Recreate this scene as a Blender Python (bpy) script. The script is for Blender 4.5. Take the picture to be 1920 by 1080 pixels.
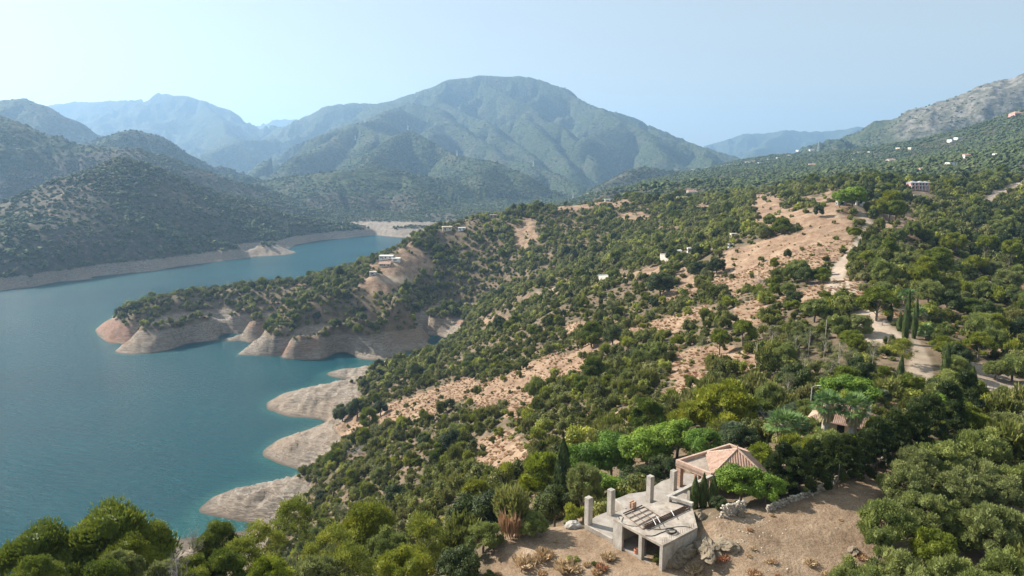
import bpy, bmesh, math, random
import numpy as np
from mathutils import Vector, Matrix

# ------------------------------------------------------------------ camera, sky, sun, exposure
scene = bpy.context.scene
for o in list(bpy.data.objects):
    bpy.data.objects.remove(o)
COL = scene.collection
CAM_Z = 130.0
FOCAL = 1280.0
PITCH = math.atan(230 / 1280)
cam_data = bpy.data.cameras.new('camera')
cam_data.sensor_width = 36.0
cam_data.lens = 24.0
cam_data.clip_start = 0.5
cam_data.clip_end = 60000
cam = bpy.data.objects.new('camera', cam_data)
cam.location = (0, 0, CAM_Z)
cam.rotation_euler = (math.pi / 2 - PITCH, 0, 0)
COL.objects.link(cam)
scene.camera = cam

SUN_AZ = math.radians(-63)      # from the view direction (+Y), negative = to the left
SUN_EL = math.radians(35)
world = bpy.data.worlds.new('World')
scene.world = world
world.use_nodes = True
wn = world.node_tree
bg = wn.nodes['Background']
sky = wn.nodes.new('ShaderNodeTexSky')
sky.sky_type = 'NISHITA'
sky.sun_disc = False
sky.sun_elevation = SUN_EL
sky.sun_rotation = SUN_AZ
sky.altitude = 250
sky.air_density = 1.0
sky.dust_density = 1.8
sky.ozone_density = 2.2
sky_tint = wn.nodes.new('ShaderNodeMix'); sky_tint.data_type = 'RGBA'; sky_tint.blend_type = 'MULTIPLY'
sky_tint.inputs[0].default_value = 1.0
sky_tint.inputs[7].default_value = (1.0, 0.97, 0.95, 1)
wn.links.new(sky.outputs[0], sky_tint.inputs[6])
sky_pale = wn.nodes.new('ShaderNodeMix'); sky_pale.data_type = 'RGBA'      # high thin haze evens the sky out
sky_pale.inputs[0].default_value = 0.66
sky_pale.inputs[7].default_value = (3.6, 3.9, 3.75, 1)
wn.links.new(sky_tint.outputs[2], sky_pale.inputs[6])
wn.links.new(sky_pale.outputs[2], bg.inputs[0])
bg.inputs[1].default_value = 0.095
sun_data = bpy.data.lights.new('sun', 'SUN')
sun_data.energy = 5.0
sun_data.angle = math.radians(0.5)
sun_data.color = (1.0, 0.93, 0.82)
sun = bpy.data.objects.new('sun', sun_data)
sd = Vector((math.sin(SUN_AZ) * math.cos(SUN_EL), math.cos(SUN_AZ) * math.cos(SUN_EL), math.sin(SUN_EL)))
sun.rotation_euler = sd.to_track_quat('Z', 'Y').to_euler()
sun.location = (-300, 200, 500)
COL.objects.link(sun)
scene.view_settings.view_transform = 'Standard'
scene.view_settings.look = 'None'
scene.view_settings.exposure = 1.0
scene.view_settings.gamma = 1.0
scene.view_settings.use_curve_mapping = False
scene.render.engine = 'CYCLES'
scene.cycles.use_denoising = True
scene.cycles.max_bounces = 5
scene.cycles.diffuse_bounces = 3
scene.cycles.glossy_bounces = 2
scene.cycles.transmission_bounces = 2
scene.cycles.volume_bounces = 1
scene.cycles.use_fast_gi = False
HAZE_DENSITY = 1.15e-4

# ------------------------------------------------------------------ numbers: pixels of the photograph <-> places
SP, CP = math.sin(PITCH), math.cos(PITCH)

def ray(px, py):
    x = (px - 960) / FOCAL
    y = (540 - py) / FOCAL
    return x, CP + y * SP, -SP + y * CP

def at_z(px, py, z):
    x, y, w = ray(px, py)
    t = (z - CAM_Z) / w
    return (x * t, y * t, z)

def at_d(px, py, d):
    x, y, w = ray(px, py)
    t = d / y      # d counts along the level line of view
    return (x * t, d, CAM_Z + w * t)

def project(x, y, z):
    zz = z - CAM_Z
    f = y * CP - zz * SP
    u = y * SP + zz * CP
    f = np.where(f > 0.1, f, 0.1)
    return 960 + FOCAL * x / f, 540 - FOCAL * u / f

def smooth(a, b, x):
    t = np.clip((x - a) / (b - a), 0, 1)
    return t * t * (3 - 2 * t)

def hash2(ix, iy, seed):
    h = (ix.astype(np.int64) * 374761393 + iy.astype(np.int64) * 668265263 + seed * 1442695041) & 0xFFFFFFFF
    h = ((h ^ (h >> 13)) * 1274126177) & 0xFFFFFFFF
    h = h ^ (h >> 16)
    return (h & 0xFFFFFF) / float(0xFFFFFF)

def vnoise(x, y, seed=0):
    ix = np.floor(x); iy = np.floor(y)
    fx = x - ix; fy = y - iy
    u = fx * fx * fx * (fx * (fx * 6 - 15) + 10)
    v = fy * fy * fy * (fy * (fy * 6 - 15) + 10)
    def g(dx, dy):
        a = hash2(ix + dx, iy + dy, seed) * 2 * math.pi
        return np.cos(a) * (fx - dx) + np.sin(a) * (fy - dy)
    n = (g(0, 0) * (1 - u) + g(1, 0) * u) * (1 - v) + (g(0, 1) * (1 - u) + g(1, 1) * u) * v
    return n * 1.5

def fbm(x, y, wl, octaves=4, seed=0):
    s = 0; a = 1.0; t = 0
    for k in range(octaves):
        s = s + a * vnoise(x / wl + 13.7 * k, y / wl - 7.3 * k, seed + k)
        t += a
        a *= 0.5; wl *= 0.5
    return s / t

def ridged(x, y, wl, octaves=3, seed=0):
    s = 0; a = 1.0; t = 0
    for k in range(octaves):
        s = s + a * (1 - 2 * np.abs(vnoise(x / wl + 5.1 * k, y / wl + 9.7 * k, seed + k)))
        t += a
        a *= 0.5; wl *= 0.5
    return s / t

# ------------------------------------------------------------------ the lie of the land
Z0 = 0.0
controls = []
def zline(z, pts, step=0.018):
    """a contour: pixels of the photograph that lie at height z"""
    world_line([at_z(px, py, z) for px, py in pts], step)

def dline(pts, step=0.03):
    world_line([at_d(px, py, d) for px, py, d in pts], step)

def world_line(w, step):
    for i, p in enumerate(w):
        controls.append(p)
        if i + 1 < len(w):
            q = w[i + 1]
            a0, a1 = math.atan2(p[0], p[1]), math.atan2(q[0], q[1])
            v0, v1 = math.log(math.hypot(p[0], p[1])), math.log(math.hypot(q[0], q[1]))
            n = int(math.hypot(a1 - a0, v1 - v0) / step)
            for k in range(1, n + 1):
                t = k / (n + 1)
                controls.append(tuple(p[j] * (1 - t) + q[j] * t for j in range(3)))

def dpts(pts):
    for px, py, d in pts:
        controls.append(at_d(px, py, d))

def wpts(pts):
    controls.extend(pts)

# shores of the reservoir
SHORE_NEAR = [(250, 1030), (330, 1012), (420, 1000), (480, 990), (500, 986), (440, 975), (380, 963), (374, 954), (400, 931), (450, 913), (520, 903),
              (568, 892), (560, 881), (520, 869), (492, 856), (493, 844), (520, 825), (560, 811), (600, 797), (612, 790), (590, 785),
              (540, 781), (500, 768), (500, 755), (530, 738), (580, 725), (640, 715), (660, 712), (620, 706), (608, 700),
              (640, 691), (690, 687), (735, 680), (730, 673), (760, 663), (782, 656)]
SHORE_BAY = [(800, 640), (812, 628), (800, 626), (760, 635), (700, 642), (640, 648), (600, 655), (545, 664), (530, 668), (490, 667), (442, 666),
             (460, 655), (488, 641), (522, 624), (480, 629), (410, 637), (411, 630), (420, 619), (407, 614), (387, 621), (330, 632), (260, 643),
             (205, 645), (183, 629), (178, 618), (200, 600), (232, 586)]
SHORE_LEFT = [(-260, 575), (-120, 560), (0, 546), (60, 538), (110, 529), (185, 523), (170, 519), (230, 514), (295, 508), (320, 502), (400, 492),
              (471, 483), (462, 478), (500, 470), (545, 466), (552, 460), (600, 451), (650, 447), (722, 438), (700, 435), (790, 433), (850, 431)]
zline(0, SHORE_NEAR); zline(0, SHORE_BAY); zline(0, SHORE_LEFT)
# hidden far side of the peninsula, and on up the valley
for pxx, d, z in [(238, 632, 0), (300, 655, 0), (400, 668, 0), (500, 680, 0), (600, 695, 0), (680, 730, 0), (750, 780, 0), (820, 850, 0), (900, 930, 0),
                  (980, 1050, 0), (1060, 1150, 3), (1150, 1250, 8)]:
    x, y, w = ray(pxx, 400); t = d / y
    controls.append((x * t, y * t, z))
# lake bed
def bed(pts, z=-9.0):
    for px, py in pts:
        controls.append(at_z(px, py, z))
bed([(80, 1060), (200, 1020), (300, 960), (100, 900), (300, 880), (430, 880), (100, 780), (300, 780), (430, 800), (430, 740), (250, 700), (100, 660), (400, 690),
     (540, 700), (600, 680), (700, 663), (50, 600), (140, 580), (200, 550), (350, 530), (480, 505), (600, 478), (680, 458), (740, 444), (-150, 640), (-150, 760), (-150, 900), (-200, 1100)])
# spur crests between lake fingers
def crest(pts, step=0.018):
    world_line([at_z(*p) for p in pts], step)
crest([(405, 945, 1.5), (440, 928, 5), (520, 912, 9), (600, 895, 14), (680, 882, 28), (760, 868, 40)])
crest([(512, 846, 1.5), (545, 832, 6), (600, 812, 9), (650, 802, 14), (720, 790, 24), (800, 780, 38)])
crest([(518, 759, 1.5), (555, 744, 6), (620, 732, 10), (690, 722, 14), (760, 712, 22)])
crest([(630, 701, 1.2), (670, 697, 3.5), (715, 690, 7), (748, 682, 12)])
# where the scrub begins, above the bare drawdown band
TREELINE = [[(225, 590), (241, 602), (287, 610), (314, 608), (345, 602), (376, 592), (430, 584), (466, 578)],
            [(466, 598), (500, 604), (522, 606)],
            [(524, 627), (560, 630), (597, 623), (652, 615), (719, 613), (772, 607), (790, 592), (850, 580)],
            [(-100, 530), (0, 517), (52, 515), (104, 508), (145, 500), (181, 495), (259, 487), (311, 482), (384, 470), (441, 467), (507, 453), (545, 443), (622, 433), (700, 427), (792, 424)]]
crest([(215, 620, 7), (250, 625, 7), (300, 625, 7), (350, 616, 7), (390, 606, 7), (436, 597, 9)])
crest([(440, 626, 4), (478, 615, 8), (508, 614, 9)])
crest([(480, 656, 4), (540, 648, 7), (600, 639, 7), (655, 631, 7), (719, 627, 7), (772, 618, 7)])
for tl in TREELINE:
    zline(15.5 if tl[0][0] > 0 else 13.2, tl)
# between the flat-topped plot and the shore
dpts([(850, 900, 140), (700, 905, 200), (1000, 900, 98), (930, 900, 116), (900, 850, 150), (800, 850, 190), (1000, 850, 122), (1100, 830, 112),
      (800, 750, 280), (900, 800, 185), (1000, 800, 152), (1100, 800, 125), (1200, 800, 104), (1300, 800, 96), (1000, 750, 190), (1100, 750, 158),
      (1200, 750, 132), (1300, 750, 118), (1400, 750, 106), (1400, 700, 130), (1300, 700, 146), (1200, 700, 166), (1100, 700, 196),
      (1500, 700, 122), (1600, 700, 118), (1500, 640, 148), (1400, 640, 166), (1300, 640, 184), (1000, 720, 222), (900, 720, 262), (1450, 600, 172)])
# bare spur
dline([(800, 765, 262), (860, 742, 256), (950, 703, 244), (1050, 668, 234), (1150, 640, 226), (1250, 606, 220), (1330, 577, 212), (1440, 561, 196), (1560, 552, 182)])
dpts([(1250, 585, 252), (1150, 612, 262), (1050, 640, 276), (950, 680, 290), (900, 700, 300), (1000, 650, 290), (900, 650, 346), (850, 680, 345), (820, 660, 400), (860, 640, 420),
      (900, 605, 455), (950, 600, 410), (1000, 600, 355), (1100, 600, 288), (1050, 580, 325), (1150, 570, 305), (1350, 542, 258), (1280, 556, 268), (1450, 520, 240), (1400, 500, 285)])
# crest with terraces, gully behind it
dline([(905, 580, 490), (990, 551, 410), (1080, 537, 388), (1160, 519, 368), (1240, 492, 358), (1310, 472, 350), (1400, 440, 336), (1500, 406, 325), (1590, 384, 325)])
dline([(860, 600, 568), (905, 566, 572), (950, 549, 556), (1000, 534, 524), (1060, 514, 505), (1130, 492, 484), (1200, 470, 470), (1280, 440, 468), (1350, 412, 468), (1410, 388, 468)])
# middle hill, skyline and face
dline([(740, 480, 612), (790, 444, 655), (880, 408, 685), (950, 398, 690), (1050, 386, 690), (1130, 378, 700), (1200, 373, 710), (1290, 373, 700), (1380, 366, 690), (1500, 353, 650), (1590, 345, 540)])
dpts([(1000, 450, 605), (1100, 440, 592), (900, 480, 622), (850, 520, 608), (930, 520, 588), (1200, 420, 582), (1300, 400, 590), (820, 556, 590), (785, 585, 545), (1050, 410, 652), (960, 430, 640), (1000, 500, 555), (830, 470, 640)])
# peninsula
dline([(740, 480, 612), (735, 500, 592), (700, 508, 590)])
crest([(700, 508, 44), (650, 516, 38), (600, 527, 32), (560, 536, 28), (500, 544, 25), (400, 552, 22), (300, 562, 22), (260, 574, 19), (238, 584, 16)])
crest([(700, 522, 36), (620, 552, 31), (560, 564, 26), (500, 580, 21), (474, 590, 17)])
crest([(760, 540, 38), (740, 558, 35), (700, 576, 30), (620, 598, 23), (560, 612, 19), (530, 620, 16.5)])
bed([(560, 690), (640, 674), (690, 664), (740, 652), (775, 645), (790, 636)], -5)
bed([(455, 645), (430, 650), (350, 650)], -2)
# main ridge with the drive and the track
dline([(1720, 730, 112), (1715, 690, 120), (1715, 650, 132), (1690, 610, 146), (1640, 575, 165), (1600, 548, 182), (1600, 520, 205), (1572, 486, 236), (1600, 462, 258), (1612, 440, 282), (1602, 402, 315), (1596, 378, 335)])
dpts([(1800, 595, 165), (1900, 560, 200), (1740, 570, 168), (1690, 425, 300), (1745, 438, 292), (1700, 480, 262), (1790, 480, 285), (1850, 480, 302), (1900, 640, 140), (1850, 540, 216),
      (1860, 362, 480), (1800, 420, 372), (1720, 352, 450), (1920, 400, 420), (1600, 342, 480), (1900, 480, 320), (1960, 560, 190), (2050, 600, 160), (2100, 420, 400),
      (1850, 720, 112), (1800, 700, 116), (1900, 760, 100), (1900, 700, 118)])
# the far right: shelves of villages under the rocky mountain
dpts([(1300, 342, 1000), (1200, 352, 900), (1400, 322, 1300), (1500, 302, 1700), (1300, 325, 1600), (1450, 292, 2300), (1550, 285, 2200), (1640, 279, 2100), (1700, 300, 1400),
      (1800, 292, 1000), (1900, 282, 800), (1760, 255, 1700), (1850, 232, 1500), (1920, 205, 1500), (1900, 342, 560), (1800, 332, 650), (1650, 312, 1100), (1500, 330, 900), (1400, 345, 900),
      (1600, 325, 750), (2050, 340, 500), (2050, 250, 900), (2200, 330, 500), (1230, 345, 1400), (1150, 360, 1300), (1380, 310, 1900), (2050, 180, 1500)])
dpts([(1300, 322, 2200), (1400, 300, 2500)])
# behind the middle hill
dpts([(1050, 440, 800), (950, 470, 760), (1150, 400, 820), (1250, 378, 780)])
# left hill
dline([(-200, 470, 760), (-100, 445, 800), (0, 415, 850), (60, 382, 905), (130, 334, 985), (180, 313, 1040), (230, 298, 1085), (285, 312, 1100), (330, 331, 1130), (400, 357, 1180), (480, 383, 1232), (560, 405, 1285), (650, 426, 1330)])
dpts([(300, 430, 915), (400, 420, 1020), (200, 400, 900), (100, 440, 800), (500, 432, 1120), (50, 480, 750)])
for pxx, d, z in [(-100, 1000, 35), (50, 1100, 45), (150, 1250, 55), (250, 1350, 60), (350, 1380, 45), (450, 1420, 30), (550, 1450, 20), (650, 1480, 14), (780, 1440, 12), (900, 1450, 22), (1000, 1500, 35)]:
    x, y, w = ray(pxx, 400); t = d / y
    controls.append((x * t, y * t, z))
# near ground round the unfinished house
wpts([(0, 57, 98.0), (4, 53, 98.6), (8, 48, 98.8), (11, 46.5, 98.85), (14, 46, 98.9), (2, 48, 97.8), (-4, 52, 96.5), (-6, 60, 92), (0, 64, 93.5), (5, 62, 93), (9, 66, 93), (14, 71, 93.5), (6, 76, 90), (14, 82, 90), (6, 56.5, 98.4), (9.5, 60.5, 97.6), (13, 63, 98.2),
      (10, 53, 98.7), (13, 57, 98.8), (16, 60, 98.9), (20, 64, 98.9), (24, 68, 98.8), (20, 76, 95), (28, 74, 98.4), (38, 78, 98.6), (34, 86, 95.5), (45, 82, 98.6), (20, 58, 99.6), (24, 60, 100.4),
      (16.2, 52, 100.9), (18, 54, 101.0), (18, 49, 100.3), (15.2, 47.4, 98.9), (17, 46, 99.3), (22, 46, 99.6), (24, 56, 100.9), (28, 60, 100.9), (34, 65, 100.7), (39, 71, 100.4), (43, 76, 100.2), (30, 54, 100.8), (36, 58, 100.4),
      (12, 40, 98.7), (4, 40, 97.6), (-6, 42, 95.5), (-15, 46, 94.5), (-25, 44, 93.5), (-25, 36, 95), (-38, 40, 91), (-12, 34, 96.5), (8, 30, 99), (-12, 20, 99), (10, 15, 101), (0, 8, 102), (-30, 22, 95), (-50, 25, 88),
      (-15, 62, 84), (-30, 60, 80), (-50, 55, 72), (-20, 90, 73), (-40, 90, 64), (-60, 110, 46), (-70, 70, 58), (-35, 140, 44), (-60, 160, 22), (-85, 130, 22), (-100, 80, 34), (-95, 40, 48), (-105, 150, 3), (-140, 100, 4),
      (24, 40, 99), (34, 44, 98.5), (45, 48, 98), (30, 30, 100), (50, 60, 98.8), (60, 72, 97.5), (70, 60, 96), (100, 90, 93), (60, 40, 97), (90, 60, 93), (55, 88, 98)])

ctl = np.array(controls)
cu = np.arctan2(ctl[:, 0], ctl[:, 1]); cv = np.log(np.hypot(ctl[:, 0], ctl[:, 1])); cz = ctl[:, 2]
# drop near-duplicates
keep = []
for i in range(len(cu)):
    if not keep or np.min((cu[keep] - cu[i]) ** 2 + (cv[keep] - cv[i]) ** 2) > 0.004 ** 2:
        keep.append(i)
cu, cv, cz = cu[keep], cv[keep], cz[keep]
RC = 0.012
K = np.sqrt((cu[:, None] - cu[None]) ** 2 + (cv[:, None] - cv[None]) ** 2 + RC * RC)
n = len(cu)
A = np.zeros((n + 3, n + 3))
A[:n, :n] = K + np.eye(n) * -0.0015
A[:n, n] = 1; A[:n, n + 1] = cu; A[:n, n + 2] = cv
A[n:, :n] = A[:n, n:].T
wgt = np.linalg.solve(A, np.concatenate([cz, [0, 0, 0]]))

def rbf(u, v):
    out = np.empty(u.size)
    uf, vf = u.ravel(), v.ravel()
    for s in range(0, u.size, 20000):
        a, b = uf[s:s + 20000], vf[s:s + 20000]
        out[s:s + 20000] = np.sqrt((a[:, None] - cu[None]) ** 2 + (b[:, None] - cv[None]) ** 2 + RC * RC) @ wgt[:n] + wgt[n] + wgt[n + 1] * a + wgt[n + 2] * b
    return out.reshape(u.shape)

# ridges of the hills and mountains beyond: pixels of their crests and how far they stand
RIDGES = [
 (0.33, [(-260, 160, 1700), (-120, 190, 1650), (-50, 205, 1620), (0, 224, 1600), (60, 246, 1580), (110, 262, 1560), (150, 273, 1560), (250, 278, 1550), (290, 296, 1530), (340, 326, 1520), (400, 351, 1530), (470, 379, 1560), (540, 402, 1600)]),
 (0.36, [(150, 274, 2300), (200, 256, 2250), (245, 243, 2200), (275, 250, 2200), (330, 271, 2200), (380, 291, 2200), (420, 306, 2200), (455, 320, 2150), (500, 345, 2100)]),
 (0.40, [(-260, 200, 3300), (-100, 196, 3200), (0, 188, 3100), (45, 184, 3050), (75, 194, 3000), (110, 210, 3000), (150, 225, 3000), (190, 239, 3000), (230, 253, 3000), (270, 275, 3000)]),
 (0.40, [(60, 205, 7000), (100, 200, 6900), (140, 190, 6800), (180, 192, 6700), (230, 188, 6600), (265, 187, 6500), (300, 174, 6500), (340, 180, 6500), (375, 190, 6500), (430, 205, 6500), (470, 225, 6500), (500, 232, 6500), (530, 240, 6500), (600, 262, 6400)]),
 (0.45, [(375, 190, 6500), (400, 215, 5900), (410, 240, 5400), (440, 265, 5000)]),
 (0.42, [(560, 255, 5200), (500, 262, 5000), (450, 262, 4700), (420, 272, 4500), (390, 292, 4300)]),
 (0.35, [(0, 185, 9500), (60, 187, 9500), (100, 185, 9500), (125, 190, 9500), (160, 197, 9500), (190, 187, 9500), (215, 181, 9500), (240, 181, 9500), (262, 188, 9500), (330, 220, 9500)]),
 (0.35, [(480, 235, 9500), (520, 223, 9500), (560, 224, 9500), (620, 240, 9500)]),
 (0.50, [(500, 262, 6000), (525, 243, 5900), (560, 225, 5800), (600, 202, 5600), (630, 196, 5550), (660, 192, 5500), (700, 195, 5400), (760, 176, 5300), (810, 162, 5250), (850, 150, 5200), (890, 146, 5200), (915, 140, 5200), (980, 143, 5200), (1020, 158, 5100), (1060, 165, 5000), (1100, 185, 4900),
         (1150, 207, 4800), (1190, 217, 4700), (1230, 236, 4600), (1290, 259, 4400), (1330, 276, 4300), (1380, 294, 4100), (1430, 305, 4000)]),
 (0.50, [(915, 142, 5200), (935, 172, 4800), (985, 200, 4400), (1003, 230, 4050), (1030, 268, 3650), (1075, 318, 3200)]),
 (0.50, [(985, 200, 4400), (1050, 235, 4000), (1095, 270, 3700), (1120, 300, 3400)]),
 (0.50, [(1060, 165, 5000), (1110, 200, 4600), (1180, 225, 4200), (1220, 262, 3850), (1250, 292, 3500)]),
 (0.50, [(1180, 225, 4200), (1120, 250, 3900), (1090, 272, 3600)]),
 (0.50, [(1230, 236, 4600), (1270, 262, 4200), (1310, 285, 3800), (1330, 300, 3400)]),
 (0.50, [(850, 150, 5200), (825, 190, 4750), (860, 212, 4400), (880, 222, 4300), (915, 232, 4000), (950, 256, 3800), (985, 286, 3500), (1003, 318, 3200)]),
 (0.46, [(700, 196, 5300), (730, 197, 4800), (760, 192, 4500), (800, 203, 4300), (850, 229, 4000), (885, 246, 3800), (920, 272, 3500), (942, 305, 3200)]),
 (0.46, [(760, 192, 4500), (700, 214, 4300), (640, 240, 4100), (570, 273, 3900), (500, 303, 3700)]),
 (0.48, [(850, 229, 4000), (810, 245, 3700), (800, 262, 3500)]),
 (0.46, [(760, 205, 4100), (710, 222, 3700), (665, 231, 3400), (610, 248, 3350), (540, 281, 3250), (490, 309, 3050), (470, 326, 2900)]),
 (0.46, [(665, 231, 3400), (690, 244, 3250), (700, 262, 3000), (690, 290, 2700)]),
 (0.46, [(665, 231, 3400), (600, 270, 3000), (560, 300, 2700)]),
 (0.46, [(690, 244, 3250), (735, 256, 3050), (765, 244, 2950), (800, 262, 2800), (840, 286, 2700), (850, 291, 2600), (890, 297, 2450), (930, 305, 2350), (975, 325, 2250), (1020, 350, 2200), (1070, 377, 2150), (1100, 398, 2100)]),
 (0.46, [(765, 244, 2950), (715, 275, 2650), (690, 300, 2400), (700, 317, 2050)]),
 (0.46, [(930, 305, 2350), (900, 325, 2150), (905, 350, 2000)]),
 (0.27, [(400, 352, 2100), (430, 350, 2050), (480, 344, 2000), (560, 329, 1950), (640, 320, 1900), (700, 318, 1950), (760, 322, 2000), (830, 335, 2000), (890, 356, 1950), (930, 386, 1850), (970, 410, 1800)]),
 (0.27, [(640, 320, 1900), (620, 350, 1750), (600, 385, 1600)]),
 (0.27, [(760, 322, 2000), (770, 350, 1800), (790, 390, 1600)]),
 (0.50, [(930, 300, 3300), (1000, 305, 3100), (1050, 330, 2800), (1090, 355, 2500)]),
 (0.50, [(1000, 305, 3100), (1000, 340, 2700)]),
 (0.55, [(1330, 318, 2600), (1300, 322, 2400), (1240, 318, 2300), (1210, 313, 2200), (1180, 321, 2100), (1140, 341, 2000), (1110, 359, 1900), (1080, 376, 1850)]),
 (0.38, [(1600, 292, 2900), (1640, 272, 2800), (1680, 246, 2800), (1720, 216, 2800), (1760, 201, 2750), (1800, 190, 2700), (1850, 166, 2650), (1885, 150, 2600), (1920, 138, 2600), (2000, 100, 2600), (2100, 70, 2600), (2300, 60, 2500)]),
 (0.34, [(1280, 285, 9000), (1330, 271, 9000), (1400, 251, 9000), (1435, 249, 9000), (1470, 243, 9000), (1520, 246, 9000), (1560, 245, 9000), (1610, 237, 9000), (1640, 239, 9000), (1680, 234, 9000), (1750, 230, 9000), (1900, 240, 9000)]),
 (0.34, [(1470, 243, 9000), (1440, 268, 8000), (1420, 280, 7200)]),
 (0.34, [(1610, 237, 9000), (1570, 262, 8000), (1550, 275, 7000)]),
]

def far_land(x, y):
    """height of the hills beyond: the highest of the slopes that fall away from every crest"""
    wx = fbm(x, y, 520, 3, 31); wy = fbm(x, y, 520, 3, 57)
    r = np.hypot(x, y)
    amp = 130 * smooth(1400, 4500, r)
    X = x + amp * wx; Y = y + amp * wy
    best = np.full(x.shape, -50.0)
    near = np.full(x.shape, 1e9)
    for slope, pts in RIDGES:
        w = [at_d(*p) for p in pts]
        for i in range(len(w) - 1):
            ax, ay, az = w[i]; bx, by, bz = w[i + 1]
            dx, dy = bx - ax, by - ay
            L2 = dx * dx + dy * dy
            t = np.clip(((X - ax) * dx + (Y - ay) * dy) / L2, 0, 1)
            q = np.hypot(X - ax - dx * t, Y - ay - dy * t)
            h = az + (bz - az) * t - slope * (np.sqrt(q * q + 100.0) - 10)
            m = h > best
            best = np.where(m, h, best)
            near = np.where(m, q, near)
    off = smooth(5, 260, near)
    pxx = 960 + FOCAL * np.tan(np.clip(np.arctan2(x, y), -1.2, 1.2))
    g = ridged(x + 40 * wx, y + 40 * wy, 420, 4, 5)
    best = best + off * (g - 0.9) * 150 * smooth(1300, 3000, r) * (1 - 0.8 * smooth(1560, 1700, pxx)) + off * (ridged(x, y, 170, 3, 9) - 0.8) * 26 * smooth(1350, 1900, r)
    return best

def land_height(x, y):
    u = np.arctan2(x, y); r = np.hypot(x, y); v = np.log(np.maximum(r, 4.0))
    h1 = rbf(u, v)
    px = 960 + FOCAL * np.tan(np.clip(u, -1.2, 1.2))
    lim = np.where(px < 1150, 1500.0, 1500 + 1000 * smooth(1150, 1400, px))
    dep = r * np.cos(np.clip(u, -0.9, 0.9))
    k = smooth(lim * 0.97, lim * 1.15, dep)
    base = 22 + 10 * fbm(x, y, 600, 3, 3) + 0.012 * np.maximum(r - 2500, 0)
    h1 = h1 * (1 - k) + base * k
    ka = smooth(0.85, 1.15, np.abs(u))
    h1 = h1 * (1 - ka) + ka * (100 + 12 * fbm(x, y, 300, 3, 8))
    # gullies and relief
    zf = smooth(14, 50, h1)
    mid = smooth(560, 800, r)
    h1 = h1 + (ridged(x, y, 150, 3, 21) - 0.55) * 9 * mid * zf * smooth(0, 1, np.clip((1000 - px) / 200, 0, 1))
    h1 = h1 + (ridged(x, y, 60, 3, 23) - 0.5) * (2.2 * smooth(110, 220, r)) * smooth(3, 16, h1) * (1 - 0.55 * smooth(1250, 1500, px) * (1 - smooth(260, 320, r)))
    # crags of the drawdown shore
    band = smooth(0.4, 2.5, h1) * (1 - smooth(15, 24, h1))
    h1 = h1 + band * ((ridged(x + 4 * fbm(x, y, 20, 2, 77), y, 11, 4, 41) - 0.5) * 2.3 + (ridged(x, y, 42, 2, 43) - 0.55) * 1.5)
    near_amp = 0.18 + 0.004 * r
    flat = (1 - smooth(78, 100, r)) * smooth(-6, 4, x)
    h1 = h1 + fbm(x, y, 14, 4, 61) * np.minimum(near_amp, 1.4) * (1 - 0.75 * flat) * smooth(-1, 2.5, h1)
    h2 = far_land(x, y)
    rest = smooth(lim * 0.80, lim * 1.0, dep)
    out = np.where(rest > 0, np.maximum(h1, h2 * rest + (-60) * (1 - rest)), h1)
    # rock on the far right mountain
    rock = smooth(1660, 1760, px) * smooth(1500, 2200, r) * (1 - smooth(3200, 3600, r))
    out = out + rock * (ridged(x, y, 90, 4, 91) - 0.75) * 13
    return out
# polar grid: even detail in every direction seen
az_in = np.linspace(-math.radians(43), math.radians(43), 900)
side = math.radians(43) + (math.pi - math.radians(43)) * (np.linspace(0, 1, 34)[1:]) ** 1.3
az = np.concatenate([-side[::-1], az_in, side[:-1]])
lr = np.concatenate([np.linspace(math.log(6), math.log(32), 26, endpoint=False), np.linspace(math.log(32), math.log(2600), 630, endpoint=False), np.linspace(math.log(2600), math.log(10500), 190)])
AZ, LR = np.meshgrid(az, lr)
R = np.exp(LR)
GX, GY = R * np.sin(AZ), R * np.cos(AZ)
GZ = land_height(GX, GY)
GZ[-1, :] = -40

def ground_z(x, y):
    x = np.asarray(x, float); y = np.asarray(y, float)
    a = np.arctan2(x, y); l = np.log(np.maximum(np.hypot(x, y), 6.01))
    i = np.clip(np.searchsorted(az, a) - 1, 0, len(az) - 2)
    j = np.clip(np.searchsorted(lr, l) - 1, 0, len(lr) - 2)
    s = np.clip((a - az[i]) / (az[i + 1] - az[i]), 0, 1); t = np.clip((l - lr[j]) / (lr[j + 1] - lr[j]), 0, 1)
    return (GZ[j, i] * (1 - s) + GZ[j, i + 1] * s) * (1 - t) + (GZ[j + 1, i] * (1 - s) + GZ[j + 1, i + 1] * s) * t
def mesh_from(verts, faces, name, smooth_shade=False):
    me = bpy.data.meshes.new(name)
    verts = np.asarray(verts, dtype=np.float32)
    faces = np.asarray(faces, dtype=np.int32)
    k = faces.shape[1]
    me.vertices.add(len(verts)); me.vertices.foreach_set('co', verts.ravel())
    me.loops.add(faces.size); me.loops.foreach_set('vertex_index', faces.ravel())
    me.polygons.add(len(faces)); me.polygons.foreach_set('loop_start', np.arange(0, faces.size, k, dtype=np.int32))
    me.polygons.foreach_set('loop_total', np.full(len(faces), k, dtype=np.int32))
    if smooth_shade:
        me.polygons.foreach_set('use_smooth', np.ones(len(faces), dtype=bool))
    me.update(); me.validate()
    return me
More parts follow.
